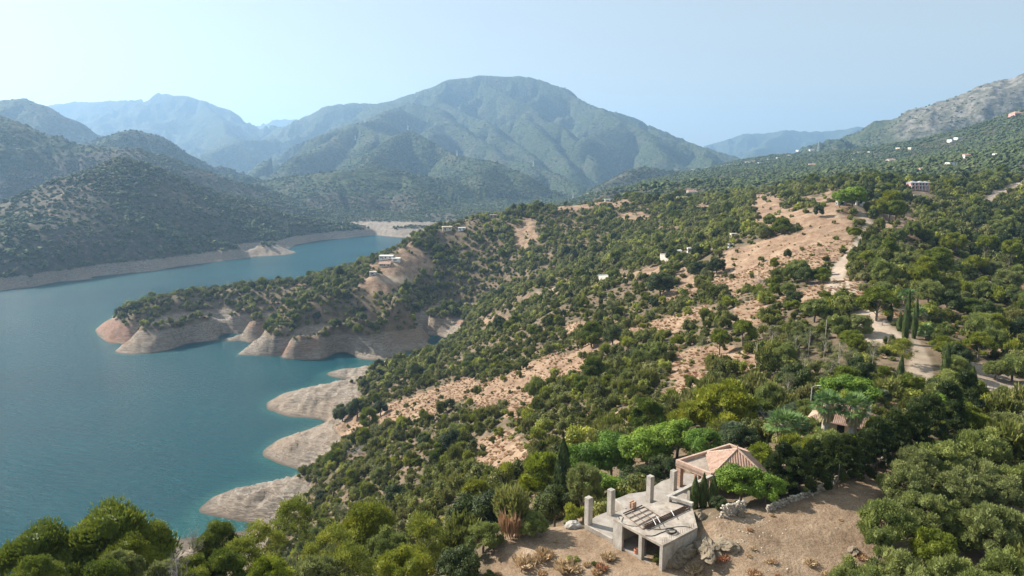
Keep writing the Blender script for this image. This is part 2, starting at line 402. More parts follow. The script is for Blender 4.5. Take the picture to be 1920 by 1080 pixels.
# ------------------------------------------------------------------ what covers the ground (as seen on the photograph, laid on the land)
BARE = [
 (1.0, [(860, 742), (940, 703), (1015, 673), (1100, 648), (1165, 620), (1250, 596), (1330, 568), (1336, 592), (1290, 612), (1255, 627), (1225, 625), (1190, 634), (1150, 655), (1120, 692), (1060, 700), (1010, 703), (1000, 728), (960, 742), (935, 768), (905, 770), (880, 758)]),
 (1.0, [(770, 745), (813, 728), (880, 706), (905, 722), (900, 752), (850, 760), (800, 782), (760, 800), (700, 802), (640, 815), (600, 803), (610, 790), (650, 785), (700, 762)]),
 (0.9, [(1250, 690), (1270, 665), (1300, 655), (1330, 645), (1390, 660), (1440, 672), (1445, 705), (1400, 715), (1380, 690), (1340, 690), (1300, 735), (1270, 750), (1235, 745), (1255, 715)]),
 (1.0, [(1362, 468), (1431, 456), (1500, 432), (1545, 425), (1560, 440), (1500, 480), (1462, 505), (1440, 525), (1400, 548), (1369, 556), (1331, 540), (1331, 515), (1344, 490)]),
 (0.8, [(1272, 500), (1292, 505), (1312, 540), (1300, 556), (1270, 535)]),
 (0.8, [(1406, 358), (1460, 362), (1472, 400), (1440, 428), (1410, 420)]),
 (0.8, [(1480, 400), (1520, 393), (1560, 383), (1590, 386), (1603, 440), (1590, 472), (1560, 492), (1530, 512), (1490, 505), (1500, 470), (1520, 440), (1490, 425)]),
 (1.0, [(1640, 405), (1690, 398), (1725, 418), (1735, 436), (1700, 448), (1655, 440)]),
 (1.0, [(1500, 540), (1540, 528), (1600, 522), (1630, 545), (1612, 570), (1560, 566), (1500, 585), (1470, 580), (1455, 560)]),
 (1.0, [(1660, 540), (1700, 548), (1760, 567), (1805, 588), (1790, 602), (1740, 592), (1690, 575)]),
 (0.9, [(1800, 525), (1925, 532), (1925, 552), (1830, 547)]),
 (0.9, [(1850, 632), (1925, 640), (1925, 660), (1870, 655)]),
 (1.0, [(930, 1090), (950, 1060), (1000, 992), (1050, 982), (1095, 978), (1150, 1015), (1240, 1060), (1300, 985), (1325, 965), (1400, 972), (1500, 930), (1650, 872), (1690, 885), (1660, 950), (1650, 1010), (1580, 1090)]),
 (0.7, [(750, 470), (765, 452), (800, 480), (815, 500), (790, 520), (770, 533), (730, 522), (700, 512), (690, 500), (720, 490)]),
 (0.8, [(1010, 700), (1040, 690), (1050, 715), (1000, 760), (960, 790), (940, 780), (970, 740)]),
 (0.6, [(880, 840), (930, 800), (990, 830), (1000, 870), (960, 890), (900, 880)]),
 (0.7, [(990, 556), (1010, 545), (1060, 538), (1070, 545), (1030, 556)]),
 (0.7, [(1040, 385), (1090, 376), (1180, 376), (1175, 388), (1090, 395), (1050, 398)]),
 (0.6, [(1130, 520), (1200, 505), (1240, 500), (1250, 510), (1190, 525), (1140, 535)]),
 (0.6, [(1850, 380), (1900, 345), (1925, 340), (1925, 352), (1890, 365), (1860, 390)]),
 (0.6, [(960, 420), (1000, 405), (1012, 440), (990, 472), (962, 462)]), (0.6, [(1150, 402), (1200, 395), (1232, 410), (1180, 424)]), (0.6, [(1290, 386), (1340, 380), (1332, 402)]),
 (0.6, [(1500, 370), (1560, 360), (1585, 380), (1520, 388)]), (0.7, [(1240, 540), (1272, 534), (1264, 560), (1232, 572)]), (0.6, [(1700, 468), (1760, 474), (1800, 500), (1740, 500)]),
 (0.7, [(1370, 575), (1420, 560), (1445, 590), (1400, 610), (1365, 600)]), (0.6, [(1140, 770), (1170, 760), (1180, 790), (1140, 800)]), (0.7, [(1060, 610), (1100, 600), (1095, 620), (1060, 630)]),
 (0.6, [(1820, 440), (1880, 450), (1860, 470), (1815, 462)]), (0.6, [(1620, 590), (1680, 580), (1700, 600), (1640, 612)]), (0.6, [(1450, 395), (1490, 390), (1500, 425), (1455, 430)]), (0.6, [(900, 600), (950, 590), (960, 606), (910, 616)]),
 (0.7, [(660, 540), (700, 516), (765, 526), (742, 548), (700, 553)]),
]
BARE_FAR = [(0.28, [(225, 296), (190, 315), (150, 335), (90, 375), (40, 405), (0, 418), (0, 440), (50, 425), (120, 400), (190, 370), (240, 345), (260, 310)]), (0.26, [(100, 440), (160, 420), (200, 440), (140, 480), (80, 480)]),
 (0.26, [(290, 440), (340, 420), (360, 450), (310, 480)]), (0.25, [(0, 480), (40, 470), (60, 500), (0, 510)]), (0.25, [(420, 400), (470, 395), (480, 420), (430, 430)])]
ROADS = [
 ('paved', [(1702, 745), (1697, 705), (1712, 650), (1706, 625), (1716, 622), (1748, 682), (1753, 745)]),
 ('track', [(1545, 548), (1562, 500), (1590, 468), (1606, 448), (1622, 422), (1596, 384), (1610, 380), (1640, 425), (1630, 452), (1602, 482), (1582, 520), (1615, 545), (1580, 556)]),
 ('track', [(1600, 590), (1640, 575), (1650, 600), (1700, 630), (1690, 650), (1620, 640)]),
 ('gravel', [(1812, 676), (1860, 688), (1925, 718), (1925, 775), (1832, 775), (1790, 722)]),
 ('track', [(1838, 378), (1860, 362), (1890, 347), (1925, 338), (1925, 344), (1890, 355), (1866, 372), (1845, 390)]),
 ('track', [(700, 515), (735, 519), (775, 522), (775, 530), (740, 530), (705, 521)]),
 ('track', [(990, 553), (1010, 547), (1050, 540), (1052, 545), (1020, 552), (1000, 557)]),
]
RED = [[(178, 618), (200, 598), (235, 596), (260, 625), (240, 648), (200, 648)], [(520, 640), (600, 632), (610, 650), (560, 670), (520, 668)],
       [(460, 600), (520, 606), (520, 622), (470, 622)], [(850, 600), (880, 594), (890, 604), (860, 614)]]

def in_poly(px, py, poly):
    inside = np.zeros(px.shape, bool)
    n = len(poly)
    for i in range(n):
        x1, y1 = poly[i]; x2, y2 = poly[(i + 1) % n]
        if y1 == y2:
            continue
        c = ((y1 > py) != (y2 > py)) & (px < (x2 - x1) * (py - y1) / (y2 - y1) + x1)
        inside ^= c
    return inside

def cover(x, y, z):
    """bare ground, track, paving and red clay shares at places on the land"""
    r = np.hypot(x, y)
    px, py = project(x, y, z)
    k = np.clip(r / 250, 0.25, 1.2)
    wx = fbm(x, y, 12, 3, 201) * 20 / k; wy = fbm(x, y, 12, 3, 207) * 12 / k
    ok = (r < 720) & (y > 5)
    bare = np.zeros(x.shape); track = np.zeros(x.shape); paved = np.zeros(x.shape); gravel = np.zeros(x.shape); red = np.zeros(x.shape)
    for s, p in BARE:
        bare = np.maximum(bare, s * (in_poly(px + wx, py + wy, p) & ok))
    okf = (r > 760) & (r < 1600) & (y > 5)
    for s, p in BARE_FAR:
        bare = np.maximum(bare, s * (in_poly(px + wx, py + wy, p) & okf))
    for kind, p in ROADS:
        m = in_poly(px + wx * 0.15, py + wy * 0.15, p) & ok
        if kind == 'track': track = np.maximum(track, m)
        elif kind == 'paved': paved = np.maximum(paved, m)
        else: gravel = np.maximum(gravel, m)
    for p in RED:
        red = np.maximum(red, in_poly(px + wx, py + wy, p) & ok)
    return bare, track, paved, gravel, red

# ------------------------------------------------------------------ material helpers
def new_mat(name):
    m = bpy.data.materials.new(name)
    m.use_nodes = True
    nt = m.node_tree
    return m, nt, nt.nodes['Principled BSDF']

def N(nt, kind, **kw):
    nd = nt.nodes.new(kind)
    for k, v in kw.items():
        setattr(nd, k, v)
    return nd

def noise_node(nt, scale, detail=4, rough=0.6, vec=None, dist=0.0):
    nz = N(nt, 'ShaderNodeTexNoise')
    nz.inputs['Scale'].default_value = scale
    nz.inputs['Detail'].default_value = detail
    nz.inputs['Roughness'].default_value = rough
    nz.inputs['Distortion'].default_value = dist
    if vec is not None:
        nt.links.new(vec, nz.inputs['Vector'])
    return nz.outputs['Fac']

def ramp(nt, fac, stops):
    r = N(nt, 'ShaderNodeValToRGB')
    e = r.color_ramp.elements
    while len(e) < len(stops):
        e.new(0.5)
    for i, (p, c) in enumerate(stops):
        e[i].position = p
        e[i].color = (*c, 1) if len(c) == 3 else c
    nt.links.new(fac, r.inputs[0])
    return r.outputs[0]

def step_range(nt, fac, a, b, lo=0.0, hi=1.0):
    r = N(nt, 'ShaderNodeMapRange')
    r.inputs[1].default_value = a; r.inputs[2].default_value = b
    r.inputs[3].default_value = lo; r.inputs[4].default_value = hi
    nt.links.new(fac, r.inputs[0])
    return r.outputs[0]

def mix(nt, fac, a, b):
    m = N(nt, 'ShaderNodeMix', data_type='RGBA')
    if hasattr(fac, 'is_linked') or hasattr(fac, 'links'):
        nt.links.new(fac, m.inputs[0])
    else:
        m.inputs[0].default_value = fac
    for s, v in ((6, a), (7, b)):
        if isinstance(v, tuple):
            m.inputs[s].default_value = (*v, 1)
        else:
            nt.links.new(v, m.inputs[s])
    return m.outputs[2]

def math_node(nt, op, a, b=None, clamp=False):
    m = N(nt, 'ShaderNodeMath', operation=op, use_clamp=clamp)
    for s, v in ((0, a), (1, b)):
        if v is None:
            continue
        if isinstance(v, (int, float)):
            m.inputs[s].default_value = v
        else:
            nt.links.new(v, m.inputs[s])
    return m.outputs[0]

def attr(nt, name):
    a = N(nt, 'ShaderNodeAttribute', attribute_name=name)
    return a.outputs['Fac']

def position(nt):
    return N(nt, 'ShaderNodeNewGeometry').outputs['Position']

def bump(nt, bsdf, height, strength, distance):
    b = N(nt, 'ShaderNodeBump')
    b.inputs['Strength'].default_value = strength
    b.inputs['Distance'].default_value = distance
    nt.links.new(height, b.inputs['Height'])
    nt.links.new(b.outputs[0], bsdf.inputs['Normal'])
    return b

def stretch(nt, vec, s, rot=(0, 0, 0)):
    m = N(nt, 'ShaderNodeMapping')
    m.inputs['Scale'].default_value = s
    m.inputs['Rotation'].default_value = rot
    nt.links.new(vec, m.inputs['Vector'])
    return m.outputs[0]

# ------------------------------------------------------------------ ground materials
def make_ground_material():
    m, nt, b = new_mat('hillside ground')
    pos = position(nt)
    sep = N(nt, 'ShaderNodeSeparateXYZ'); nt.links.new(pos, sep.inputs[0])
    n_big = noise_node(nt, 0.02, 5, 0.6, pos)
    n_mid = noise_node(nt, 0.16, 5, 0.65, pos)
    n_fine = noise_node(nt, 1.6, 4, 0.7, pos)
    # scrub floor: dry litter, low dark tufts and soil
    floor = ramp(nt, n_fine, [(0.3, (0.040, 0.046, 0.020)), (0.5, (0.085, 0.070, 0.040)), (0.66, (0.17, 0.125, 0.080))])
    floor = mix(nt, step_range(nt, n_mid, 0.35, 0.65), floor, (0.20, 0.145, 0.10))
    floor = mix(nt, attr(nt, 'far'), floor, ramp(nt, n_mid, [(0.35, (0.050, 0.050, 0.030)), (0.55, (0.085, 0.072, 0.048)), (0.7, (0.15, 0.115, 0.085))]))
    # dry grass and pink-brown soil
    dry = ramp(nt, n_mid, [(0.30, (0.19, 0.122, 0.082)), (0.5, (0.285, 0.195, 0.135)), (0.68, (0.38, 0.285, 0.20))])
    speck = ramp(nt, noise_node(nt, 0.9, 6, 0.75, pos), [(0.36, (0.60, 0.53, 0.43)), (0.46, (0.88, 0.84, 0.78)), (0.55, (1, 1, 1))])
    mul = N(nt, 'ShaderNodeMix', data_type='RGBA', blend_type='MULTIPLY'); mul.inputs[0].default_value = 1
    nt.links.new(dry, mul.inputs[6]); nt.links.new(speck, mul.inputs[7])
    dry = mul.outputs[2]
    bare = attr(nt, 'bare')
    col = mix(nt, step_range(nt, math_node(nt, 'ADD', bare, math_node(nt, 'MULTIPLY', math_node(nt, 'SUBTRACT', n_mid, 0.5), 1.3)), 0.25, 0.6), floor, dry)
    col = mix(nt, attr(nt, 'track'), col, ramp(nt, n_mid, [(0.3, (0.32, 0.25, 0.19)), (0.7, (0.44, 0.36, 0.28))]))
    col = mix(nt, attr(nt, 'gravel'), col, ramp(nt, n_fine, [(0.3, (0.24, 0.19, 0.15)), (0.7, (0.42, 0.34, 0.27))]))
    # flat plot of trodden earth
    plot = ramp(nt, noise_node(nt, 0.35, 8, 0.75, pos), [(0.32, (0.17, 0.115, 0.075)), (0.5, (0.26, 0.187, 0.125)), (0.62, (0.33, 0.245, 0.17)), (0.74, (0.46, 0.38, 0.30))])
    grit = ramp(nt, noise_node(nt, 7.0, 4, 0.8, pos), [(0.36, (0.5, 0.45, 0.4)), (0.5, (1, 1, 1)), (0.68, (1.15, 1.12, 1.08))])
    mul3 = N(nt, 'ShaderNodeMix', data_type='RGBA', blend_type='MULTIPLY'); mul3.inputs[0].default_value = 0.8
    nt.links.new(plot, mul3.inputs[6]); nt.links.new(grit, mul3.inputs[7])
    col = mix(nt, attr(nt, 'plot'), col, mul3.outputs[2])
    # drawdown rock: layered, pale and grey, redder where clay shows
    warp = stretch(nt, pos, (0.05, 0.16, 0.45), (0.35, 0.2, 0.7))
    strata = noise_node(nt, 2.6, 8, 0.7, warp, 1.2)
    rock = ramp(nt, strata, [(0.30, (0.085, 0.070, 0.056)), (0.42, (0.21, 0.175, 0.14)), (0.53, (0.33, 0.28, 0.23)), (0.68, (0.47, 0.41, 0.345))])
    lines = noise_node(nt, 1.0, 5, 0.75, stretch(nt, pos, (0.02, 0.02, 2.4)))
    rl = N(nt, 'ShaderNodeMix', data_type='RGBA', blend_type='MULTIPLY'); rl.inputs[0].default_value = 0.4
    nt.links.new(rock, rl.inputs[6]); nt.links.new(ramp(nt, lines, [(0.38, (0.55, 0.52, 0.50)), (0.5, (1, 1, 1)), (0.62, (1.3, 1.28, 1.25))]), rl.inputs[7])
    rock = rl.outputs[2]
    rock = mix(nt, step_range(nt, n_big, 0.42, 0.62, 0, 0.5), rock, (0.36, 0.26, 0.18))
    clay = ramp(nt, strata, [(0.3, (0.22, 0.105, 0.070)), (0.6, (0.42, 0.23, 0.155))])
    rock = mix(nt, step_range(nt, math_node(nt, 'ADD', attr(nt, 'red'), math_node(nt, 'MULTIPLY', math_node(nt, 'SUBTRACT', n_mid, 0.5), 1.2)), 0.4, 1.1, 0, 0.8), rock, clay)
    zz = math_node(nt, 'ADD', sep.outputs[2], math_node(nt, 'MULTIPLY', math_node(nt, 'SUBTRACT', n_mid, 0.5), 5.0))
    wet = step_range(nt, sep.outputs[2], 0.0, 0.9)
    rock = mix(nt, wet, (0.13, 0.105, 0.08), rock)
    col = mix(nt, step_range(nt, zz, 11.4, 13.0), rock, col)
    col = mix(nt, step_range(nt, sep.outputs[2], -2.2, -0.1), (0.10, 0.16, 0.13), col)
    nt.links.new(col, b.inputs['Base Color'])
    b.inputs['Roughness'].default_value = 0.95
    b.inputs['Specular IOR Level'].default_value = 0.15
    shore = step_range(nt, zz, 13.0, 11.4)
    h = math_node(nt, 'ADD', math_node(nt, 'MULTIPLY', math_node(nt, 'MULTIPLY', strata, shore), 4.0), math_node(nt, 'MULTIPLY', n_fine, 0.25))
    bump(nt, b, h, 0.7, 1.0)
    return m

def make_mountain_material():
    m, nt, b = new_mat('mountain scrub')
    pos = position(nt)
    n_tree = noise_node(nt, 0.075, 3, 0.6, pos)
    n_mid = noise_node(nt, 0.006, 5, 0.62, pos)
    n_gully = noise_node(nt, 0.02, 5, 0.6, pos)
    tree = ramp(nt, n_tree, [(0.42, (0.030, 0.048, 0.022)), (0.54, (0.060, 0.078, 0.036)), (0.62, (0.085, 0.088, 0.050))])
    soil = ramp(nt, n_tree, [(0.42, (0.045, 0.058, 0.030)), (0.54, (0.10, 0.088, 0.062)), (0.70, (0.19, 0.15, 0.115))])
    col = mix(nt, step_range(nt, n_mid, 0.48, 0.70, 0.0, 0.75), tree, soil)
    rock = ramp(nt, noise_node(nt, 0.035, 7, 0.72, stretch(nt, pos, (1, 1, 1.6))), [(0.34, (0.060, 0.064, 0.038)), (0.46, (0.11, 0.105, 0.075)), (0.56, (0.20, 0.18, 0.15)), (0.70, (0.33, 0.30, 0.27))])
    col = mix(nt, attr(nt, 'rock'), col, rock)
    nt.links.new(col, b.inputs['Base Color'])
    b.inputs['Roughness'].default_value = 1.0
    b.inputs['Specular IOR Level'].default_value = 0.05
    h = math_node(nt, 'ADD', math_node(nt, 'MULTIPLY', n_tree, 3.0), math_node(nt, 'MULTIPLY', n_gully, 20.0))
    bump(nt, b, h, 0.8, 1.0)
    return m

def make_water_material():
    m, nt, b = new_mat('reservoir water')
    pos = position(nt)
    n_big = noise_node(nt, 0.006, 3, 0.5, stretch(nt, pos, (1, 2.2, 1), (0, 0, 0.4)))
    deep = mix(nt, step_range(nt, n_big, 0.35, 0.65), (0.001, 0.056, 0.076), (0.001, 0.072, 0.092))
    col = mix(nt, attr(nt, 'shallow'), deep, (0.03, 0.13, 0.12))
    nt.links.new(col, b.inputs['Base Color'])
    b.inputs['Roughness'].default_value = 0.16
    b.inputs['IOR'].default_value = 1.333
    b.inputs['Specular IOR Level'].default_value = 0.17
    w1 = noise_node(nt, 0.55, 4, 0.62, stretch(nt, pos, (1.0, 2.4, 1), (0, 0, 0.5)))
    w2 = noise_node(nt, 2.1, 3, 0.6, stretch(nt, pos, (1.0, 2.0, 1), (0, 0, 0.2)))
    w3 = noise_node(nt, 0.17, 4, 0.6, stretch(nt, pos, (1.0, 2.6, 1), (0, 0, 0.35)))
    h = math_node(nt, 'ADD', math_node(nt, 'MULTIPLY', w1, 0.75), math_node(nt, 'MULTIPLY', w2, 0.22))
    h = math_node(nt, 'ADD', h, math_node(nt, 'MULTIPLY', w3, 1.6))
    bump(nt, b, h, 1.0, 1.0)
    return m

GROUND = make_ground_material()
MOUNTAIN = make_mountain_material()
WATER = make_water_material()

def link(name, data, parent=None, kind=None):
    o = bpy.data.objects.new(name, data)
    COL.objects.link(o)
    if parent is not None:
        o.parent = parent
    if kind:
        o['kind'] = kind
    return o

# ------------------------------------------------------------------ the land as sheets
nr, nc = GX.shape
def soften(a, times=2):
    for _ in range(times):
        p = np.pad(a, 1, mode='edge')
        a = (p[:-2, 1:-1] + p[2:, 1:-1] + p[1:-1, :-2] + p[1:-1, 2:] + 2 * a) / 6
    return a
bare_g, track_g, paved_g, gravel_g, red_g = [soften(a.astype(float)) for a in cover(GX, GY, GZ)]
PX_G, PY_G = project(GX, GY, GZ)
plot_g = bare_g * (np.hypot(GX, GY) < 90) * (GY > 0)
plot_g = np.maximum(plot_g, 0.8 * (np.hypot(GX, GY) < 45))
RG = np.hypot(GX, GY)
azpx = 960 + FOCAL * np.tan(np.clip(AZ, -1.2, 1.2))
rock_g = smooth(1620, 1700, azpx) * smooth(1700, 2300, RG) * (1 - smooth(3600, 3900, RG)) * smooth(190, 250, GZ - 12 * fbm(GX, GY, 200, 3, 5) * 3)
rock_g = np.maximum(rock_g, smooth(1060, 1080, azpx) * (1 - smooth(1240, 1290, azpx)) * smooth(1750, 1800, RG) * (1 - smooth(2300, 2500, RG)) * 0.5)
def sheet(name, j0, j1, mat, attrs):
    sub = slice(j0, j1 + 1)
    X, Y, Z = GX[sub], GY[sub], GZ[sub]
    a, c = X.shape
    idx = np.arange(a * c).reshape(a, c)
    right = np.roll(idx, -1, axis=1)
    f = np.stack([idx[:-1], idx[1:], right[1:], right[:-1]], -1).reshape(-1, 4)
    me = mesh_from(np.stack([X.ravel(), Y.ravel(), Z.ravel()], 1), f, name, True)
    for k, v in attrs.items():
        at = me.attributes.new(k, 'FLOAT', 'POINT')
        at.data.foreach_set('value', np.ascontiguousarray(v[sub].ravel(), dtype=np.float32))
    me.materials.append(mat)
    o = link(name, me, kind='structure')
    return o
J_SPLIT = int(np.searchsorted(lr, math.log(1750)))
sheet('terrain', 0, J_SPLIT, GROUND, {'bare': bare_g, 'track': np.maximum(track_g, paved_g * 0.7), 'gravel': gravel_g, 'red': red_g, 'plot': plot_g, 'far': smooth(650, 800, np.hypot(GX, GY))})
sheet('mountains', J_SPLIT, nr - 1, MOUNTAIN, {'rock': rock_g})

# the reservoir
wx_ = np.concatenate([np.linspace(-2600, -420, 20, endpoint=False), np.linspace(-420, 160, 240), np.linspace(160, 500, 8)[1:]])
wy_ = np.concatenate([np.linspace(20, 200, 24, endpoint=False), np.linspace(200, 900, 280, endpoint=False), np.linspace(900, 1700, 30)])
WX, WY = np.meshgrid(wx_, wy_)
WZ = ground_z(WX, WY)
shallow = np.clip(smooth(-2.6, -0.1, WZ) * 0.6, 0, 1)
idx = np.arange(WX.size).reshape(WX.shape)
f = np.stack([idx[:-1, :-1], idx[:-1, 1:], idx[1:, 1:], idx[1:, :-1]], -1).reshape(-1, 4)
wme = mesh_from(np.stack([WX.ravel(), WY.ravel(), np.zeros(WX.size)], 1), f, 'water')
at = wme.attributes.new('shallow', 'FLOAT', 'POINT')
at.data.foreach_set('value', shallow.ravel().astype(np.float32))
wme.materials.append(WATER)
link('water', wme, kind='structure')

# the air of the valley
def make_haze():
    bm = bmesh.new()
    bmesh.ops.create_cube(bm, size=1.0)
    me = bpy.data.meshes.new('haze')
    bm.to_mesh(me); bm.free()
    o = link('haze', me, kind='stuff')
    top = max(float(GZ.max()) + 30, 900.0)
    bot = min(float(GZ.min()), -12.0) - 1.0
    o.scale = (22400, 22400, top - bot)
    o.location = (0, 0, (top + bot) / 2)
    m = bpy.data.materials.new('hazy air')
    m.use_nodes = True
    nt = m.node_tree
    nt.nodes.clear()
    out = nt.nodes.new('ShaderNodeOutputMaterial')
    v = nt.nodes.new('ShaderNodeVolumePrincipled')
    v.inputs['Color'].default_value = (0.42, 0.67, 1.0, 1)
    v.inputs['Density'].default_value = HAZE_DENSITY
    v.inputs['Anisotropy'].default_value = 0.35
    nt.links.new(v.outputs[0], out.inputs['Volume'])
    me.materials.append(m)
    return o
make_haze()
# ------------------------------------------------------------------ building materials
def simple_mat(name, c1, c2, scale=2.0, rough=0.85, bump_s=0.3, metal=0.0, vert=1.0):
    m, nt, b = new_mat(name)
    pos = position(nt)
    v = stretch(nt, pos, (1, 1, vert))
    n1 = noise_node(nt, scale, 6, 0.7, v)
    n2 = noise_node(nt, scale * 7, 3, 0.6, pos)
    f = math_node(nt, 'ADD', math_node(nt, 'MULTIPLY', n1, 0.75), math_node(nt, 'MULTIPLY', n2, 0.25))
    nt.links.new(ramp(nt, f, [(0.36, c1), (0.62, c2)]), b.inputs['Base Color'])
    b.inputs['Roughness'].default_value = rough
    b.inputs['Metallic'].default_value = metal
    if bump_s:
        bump(nt, b, f, bump_s, 0.03)
    return m
CONCRETE = simple_mat('weathered concrete', (0.23, 0.20, 0.165), (0.50, 0.455, 0.40), 1.3, vert=0.4)
ROOF_CONCRETE = simple_mat('stained roof concrete', (0.20, 0.165, 0.13), (0.46, 0.40, 0.335), 0.8)
CONCRETE_FLOOR = simple_mat('dusty slab', (0.22, 0.19, 0.16), (0.38, 0.34, 0.30), 0.9)
WHITE = simple_mat('white render', (0.66, 0.65, 0.62), (0.82, 0.81, 0.78), 0.5)
CREAM = simple_mat('cream render', (0.55, 0.46, 0.34), (0.66, 0.57, 0.44), 0.5)
PINK = simple_mat('pink render', (0.58, 0.30, 0.27), (0.68, 0.40, 0.36), 0.5)
TERRACOTTA = simple_mat('terracotta tiles', (0.30, 0.17, 0.12), (0.50, 0.33, 0.25), 1.5)
PALE_TILE = simple_mat('pale worn tiles', (0.33, 0.205, 0.15), (0.55, 0.40, 0.31), 2.2)
DIRTY_DECK = simple_mat('stained roof deck', (0.20, 0.155, 0.12), (0.40, 0.33, 0.27), 0.8)
ROOF_GREY = simple_mat('grey roof', (0.30, 0.30, 0.31), (0.42, 0.42, 0.43), 0.6)
GLASS = simple_mat('dark window', (0.015, 0.018, 0.02), (0.03, 0.035, 0.04), 1.0, rough=0.15, bump_s=0)
RUST = simple_mat('rusty steel', (0.075, 0.040, 0.028), (0.16, 0.095, 0.065), 6.0, rough=0.8)
BLACK = simple_mat('black hose', (0.015, 0.015, 0.015), (0.03, 0.03, 0.03), 4.0, rough=0.5, bump_s=0)
STEEL = simple_mat('dark painted metal', (0.05, 0.05, 0.05), (0.09, 0.085, 0.08), 3.0, rough=0.5)
PALE_STEEL = simple_mat('galvanised metal', (0.42, 0.42, 0.42), (0.60, 0.60, 0.60), 3.0, rough=0.5)
STONE = simple_mat('field stones', (0.24, 0.20, 0.16), (0.52, 0.46, 0.38), 1.6, bump_s=0.6)
ROCKM = simple_mat('yellowish rock', (0.10, 0.078, 0.048), (0.27, 0.215, 0.15), 1.3, bump_s=1.0)
PALE_ROCK = simple_mat('white rock', (0.24, 0.22, 0.195), (0.44, 0.41, 0.37), 1.2, bump_s=0.8)
WOOD = simple_mat('weathered wood', (0.14, 0.11, 0.085), (0.24, 0.19, 0.15), 3.0, vert=0.2)
TERRACE = simple_mat('terrace earth', (0.40, 0.35, 0.29), (0.60, 0.55, 0.48), 0.3)
def brick_material():
    m, nt, b = new_mat('raw brick')
    br = N(nt, 'ShaderNodeTexBrick')
    pos = position(nt)
    sp = N(nt, 'ShaderNodeSeparateXYZ'); nt.links.new(pos, sp.inputs[0])
    cb = N(nt, 'ShaderNodeCombineXYZ')
    nt.links.new(math_node(nt, 'ADD', sp.outputs[0], sp.outputs[1]), cb.inputs[0]); nt.links.new(sp.outputs[2], cb.inputs[1])
    nt.links.new(cb.outputs[0], br.inputs['Vector'])
    br.inputs['Scale'].default_value = 1.0
    br.inputs['Brick Width'].default_value = 0.26; br.inputs['Row Height'].default_value = 0.10
    br.inputs['Mortar Size'].default_value = 0.012
    br.inputs['Color1'].default_value = (0.34, 0.17, 0.11, 1); br.inputs['Color2'].default_value = (0.50, 0.30, 0.20, 1); br.inputs['Mortar'].default_value = (0.42, 0.36, 0.30, 1)
    nt.links.new(br.outputs[0], b.inputs['Base Color'])
    b.inputs['Roughness'].default_value = 0.9
    return m
BRICK = brick_material()

def bark_material(name, c1, c2):
    m, nt, b = new_mat(name)
    pos = position(nt)
    n_ = noise_node(nt, 5.0, 5, 0.7, stretch(nt, pos, (1, 1, 0.25)))
    nt.links.new(ramp(nt, n_, [(0.35, c1), (0.65, c2)]), b.inputs['Base Color'])
    b.inputs['Roughness'].default_value = 0.9
    bump(nt, b, n_, 0.6, 0.05)
    return m
BARK = bark_material('bark', (0.10, 0.075, 0.055), (0.22, 0.18, 0.14))
PALE_BARK = bark_material('pale bark', (0.32, 0.28, 0.24), (0.52, 0.48, 0.43))

# ------------------------------------------------------------------ building shapes
class Shape:
    def __init__(self):
        self.bm = bmesh.new()
    def prism(self, poly, z0, z1):
        bm = self.bm
        a = [bm.verts.new((p[0], p[1], z0)) for p in poly]
        b = [bm.verts.new((p[0], p[1], z1)) for p in poly]
        n_ = len(poly)
        bm.faces.new(a[::-1]); bm.faces.new(b)
        for i in range(n_):
            bm.faces.new((a[i], a[(i + 1) % n_], b[(i + 1) % n_], b[i]))
        return self
    def box(self, x0, x1, y0, y1, z0, z1):
        return self.prism([(x0, y0), (x1, y0), (x1, y1), (x0, y1)], z0, z1)
    def wall(self, p, q, t, z0, z1, side=1):
        p, q = Vector(p[:2]), Vector(q[:2])
        d = (q - p).normalized(); nn = Vector((-d.y, d.x)) * t * side
        pts = [p, q, q + nn, p + nn]
        if side < 0: pts = pts[::-1]
        return self.prism([tuple(a) for a in pts], z0, z1)
    def poly(self, pts):
        vs = [self.bm.verts.new(p) for p in pts]
        self.bm.faces.new(vs)
        return self
    def tube(self, path, r, sides=6):
        radii = [r] * len(path) if isinstance(r, (int, float)) else r
        v, f = tube(path, radii, sides)
        vs = [self.bm.verts.new(p) for p in v]
        for q in f:
            try: self.bm.faces.new([vs[i] for i in q])
            except ValueError: pass
        return self
    def done(self, name, mat, parent=None, bevel=0.0, smooth_shade=False, kind=None):
        bm = self.bm
        if bevel:
            bmesh.ops.bevel(bm, geom=bm.edges[:], offset=bevel, segments=1, affect='EDGES')
        bmesh.ops.recalc_face_normals(bm, faces=bm.faces)
        me = bpy.data.meshes.new(name)
        bm.to_mesh(me); bm.free()
        if smooth_shade:
            for p in me.polygons: p.use_smooth = True
        me.materials.append(mat)
        return link(name, me, parent, kind)

def tube(path, radii, sides=6):
    vs, fs = [], []
    path = [Vector(p) for p in path]
    for i, p in enumerate(path):
        t = (path[min(i + 1, len(path) - 1)] - path[max(i - 1, 0)]).normalized()
        u = t.cross(Vector((0.31, 0.95, 0.05))).normalized()
        w = t.cross(u)
        for k in range(sides):
            a = 2 * math.pi * k / sides
            vs.append(p + (u * math.cos(a) + w * math.sin(a)) * radii[i])
    for i in range(len(path) - 1):
        for k in range(sides):
            a, b = i * sides + k, i * sides + (k + 1) % sides
            fs.append((a, b, b + sides, a + sides))
    return [tuple(v) for v in vs], fs

def thing(name, label, cat, loc=(0, 0, 0), rz=0.0, group=None, scale=(1, 1, 1)):
    o = bpy.data.objects.new(name, None)
    COL.objects.link(o)
    o.location = loc; o.rotation_euler = (0, 0, rz); o.scale = scale
    o.empty_display_size = 0.3
    o['label'] = label; o['category'] = cat
    if group:
        o['group'] = group
    return o

def tag(o, label, cat, group=None):
    o['label'] = label; o['category'] = cat
    if group: o['group'] = group
    return o

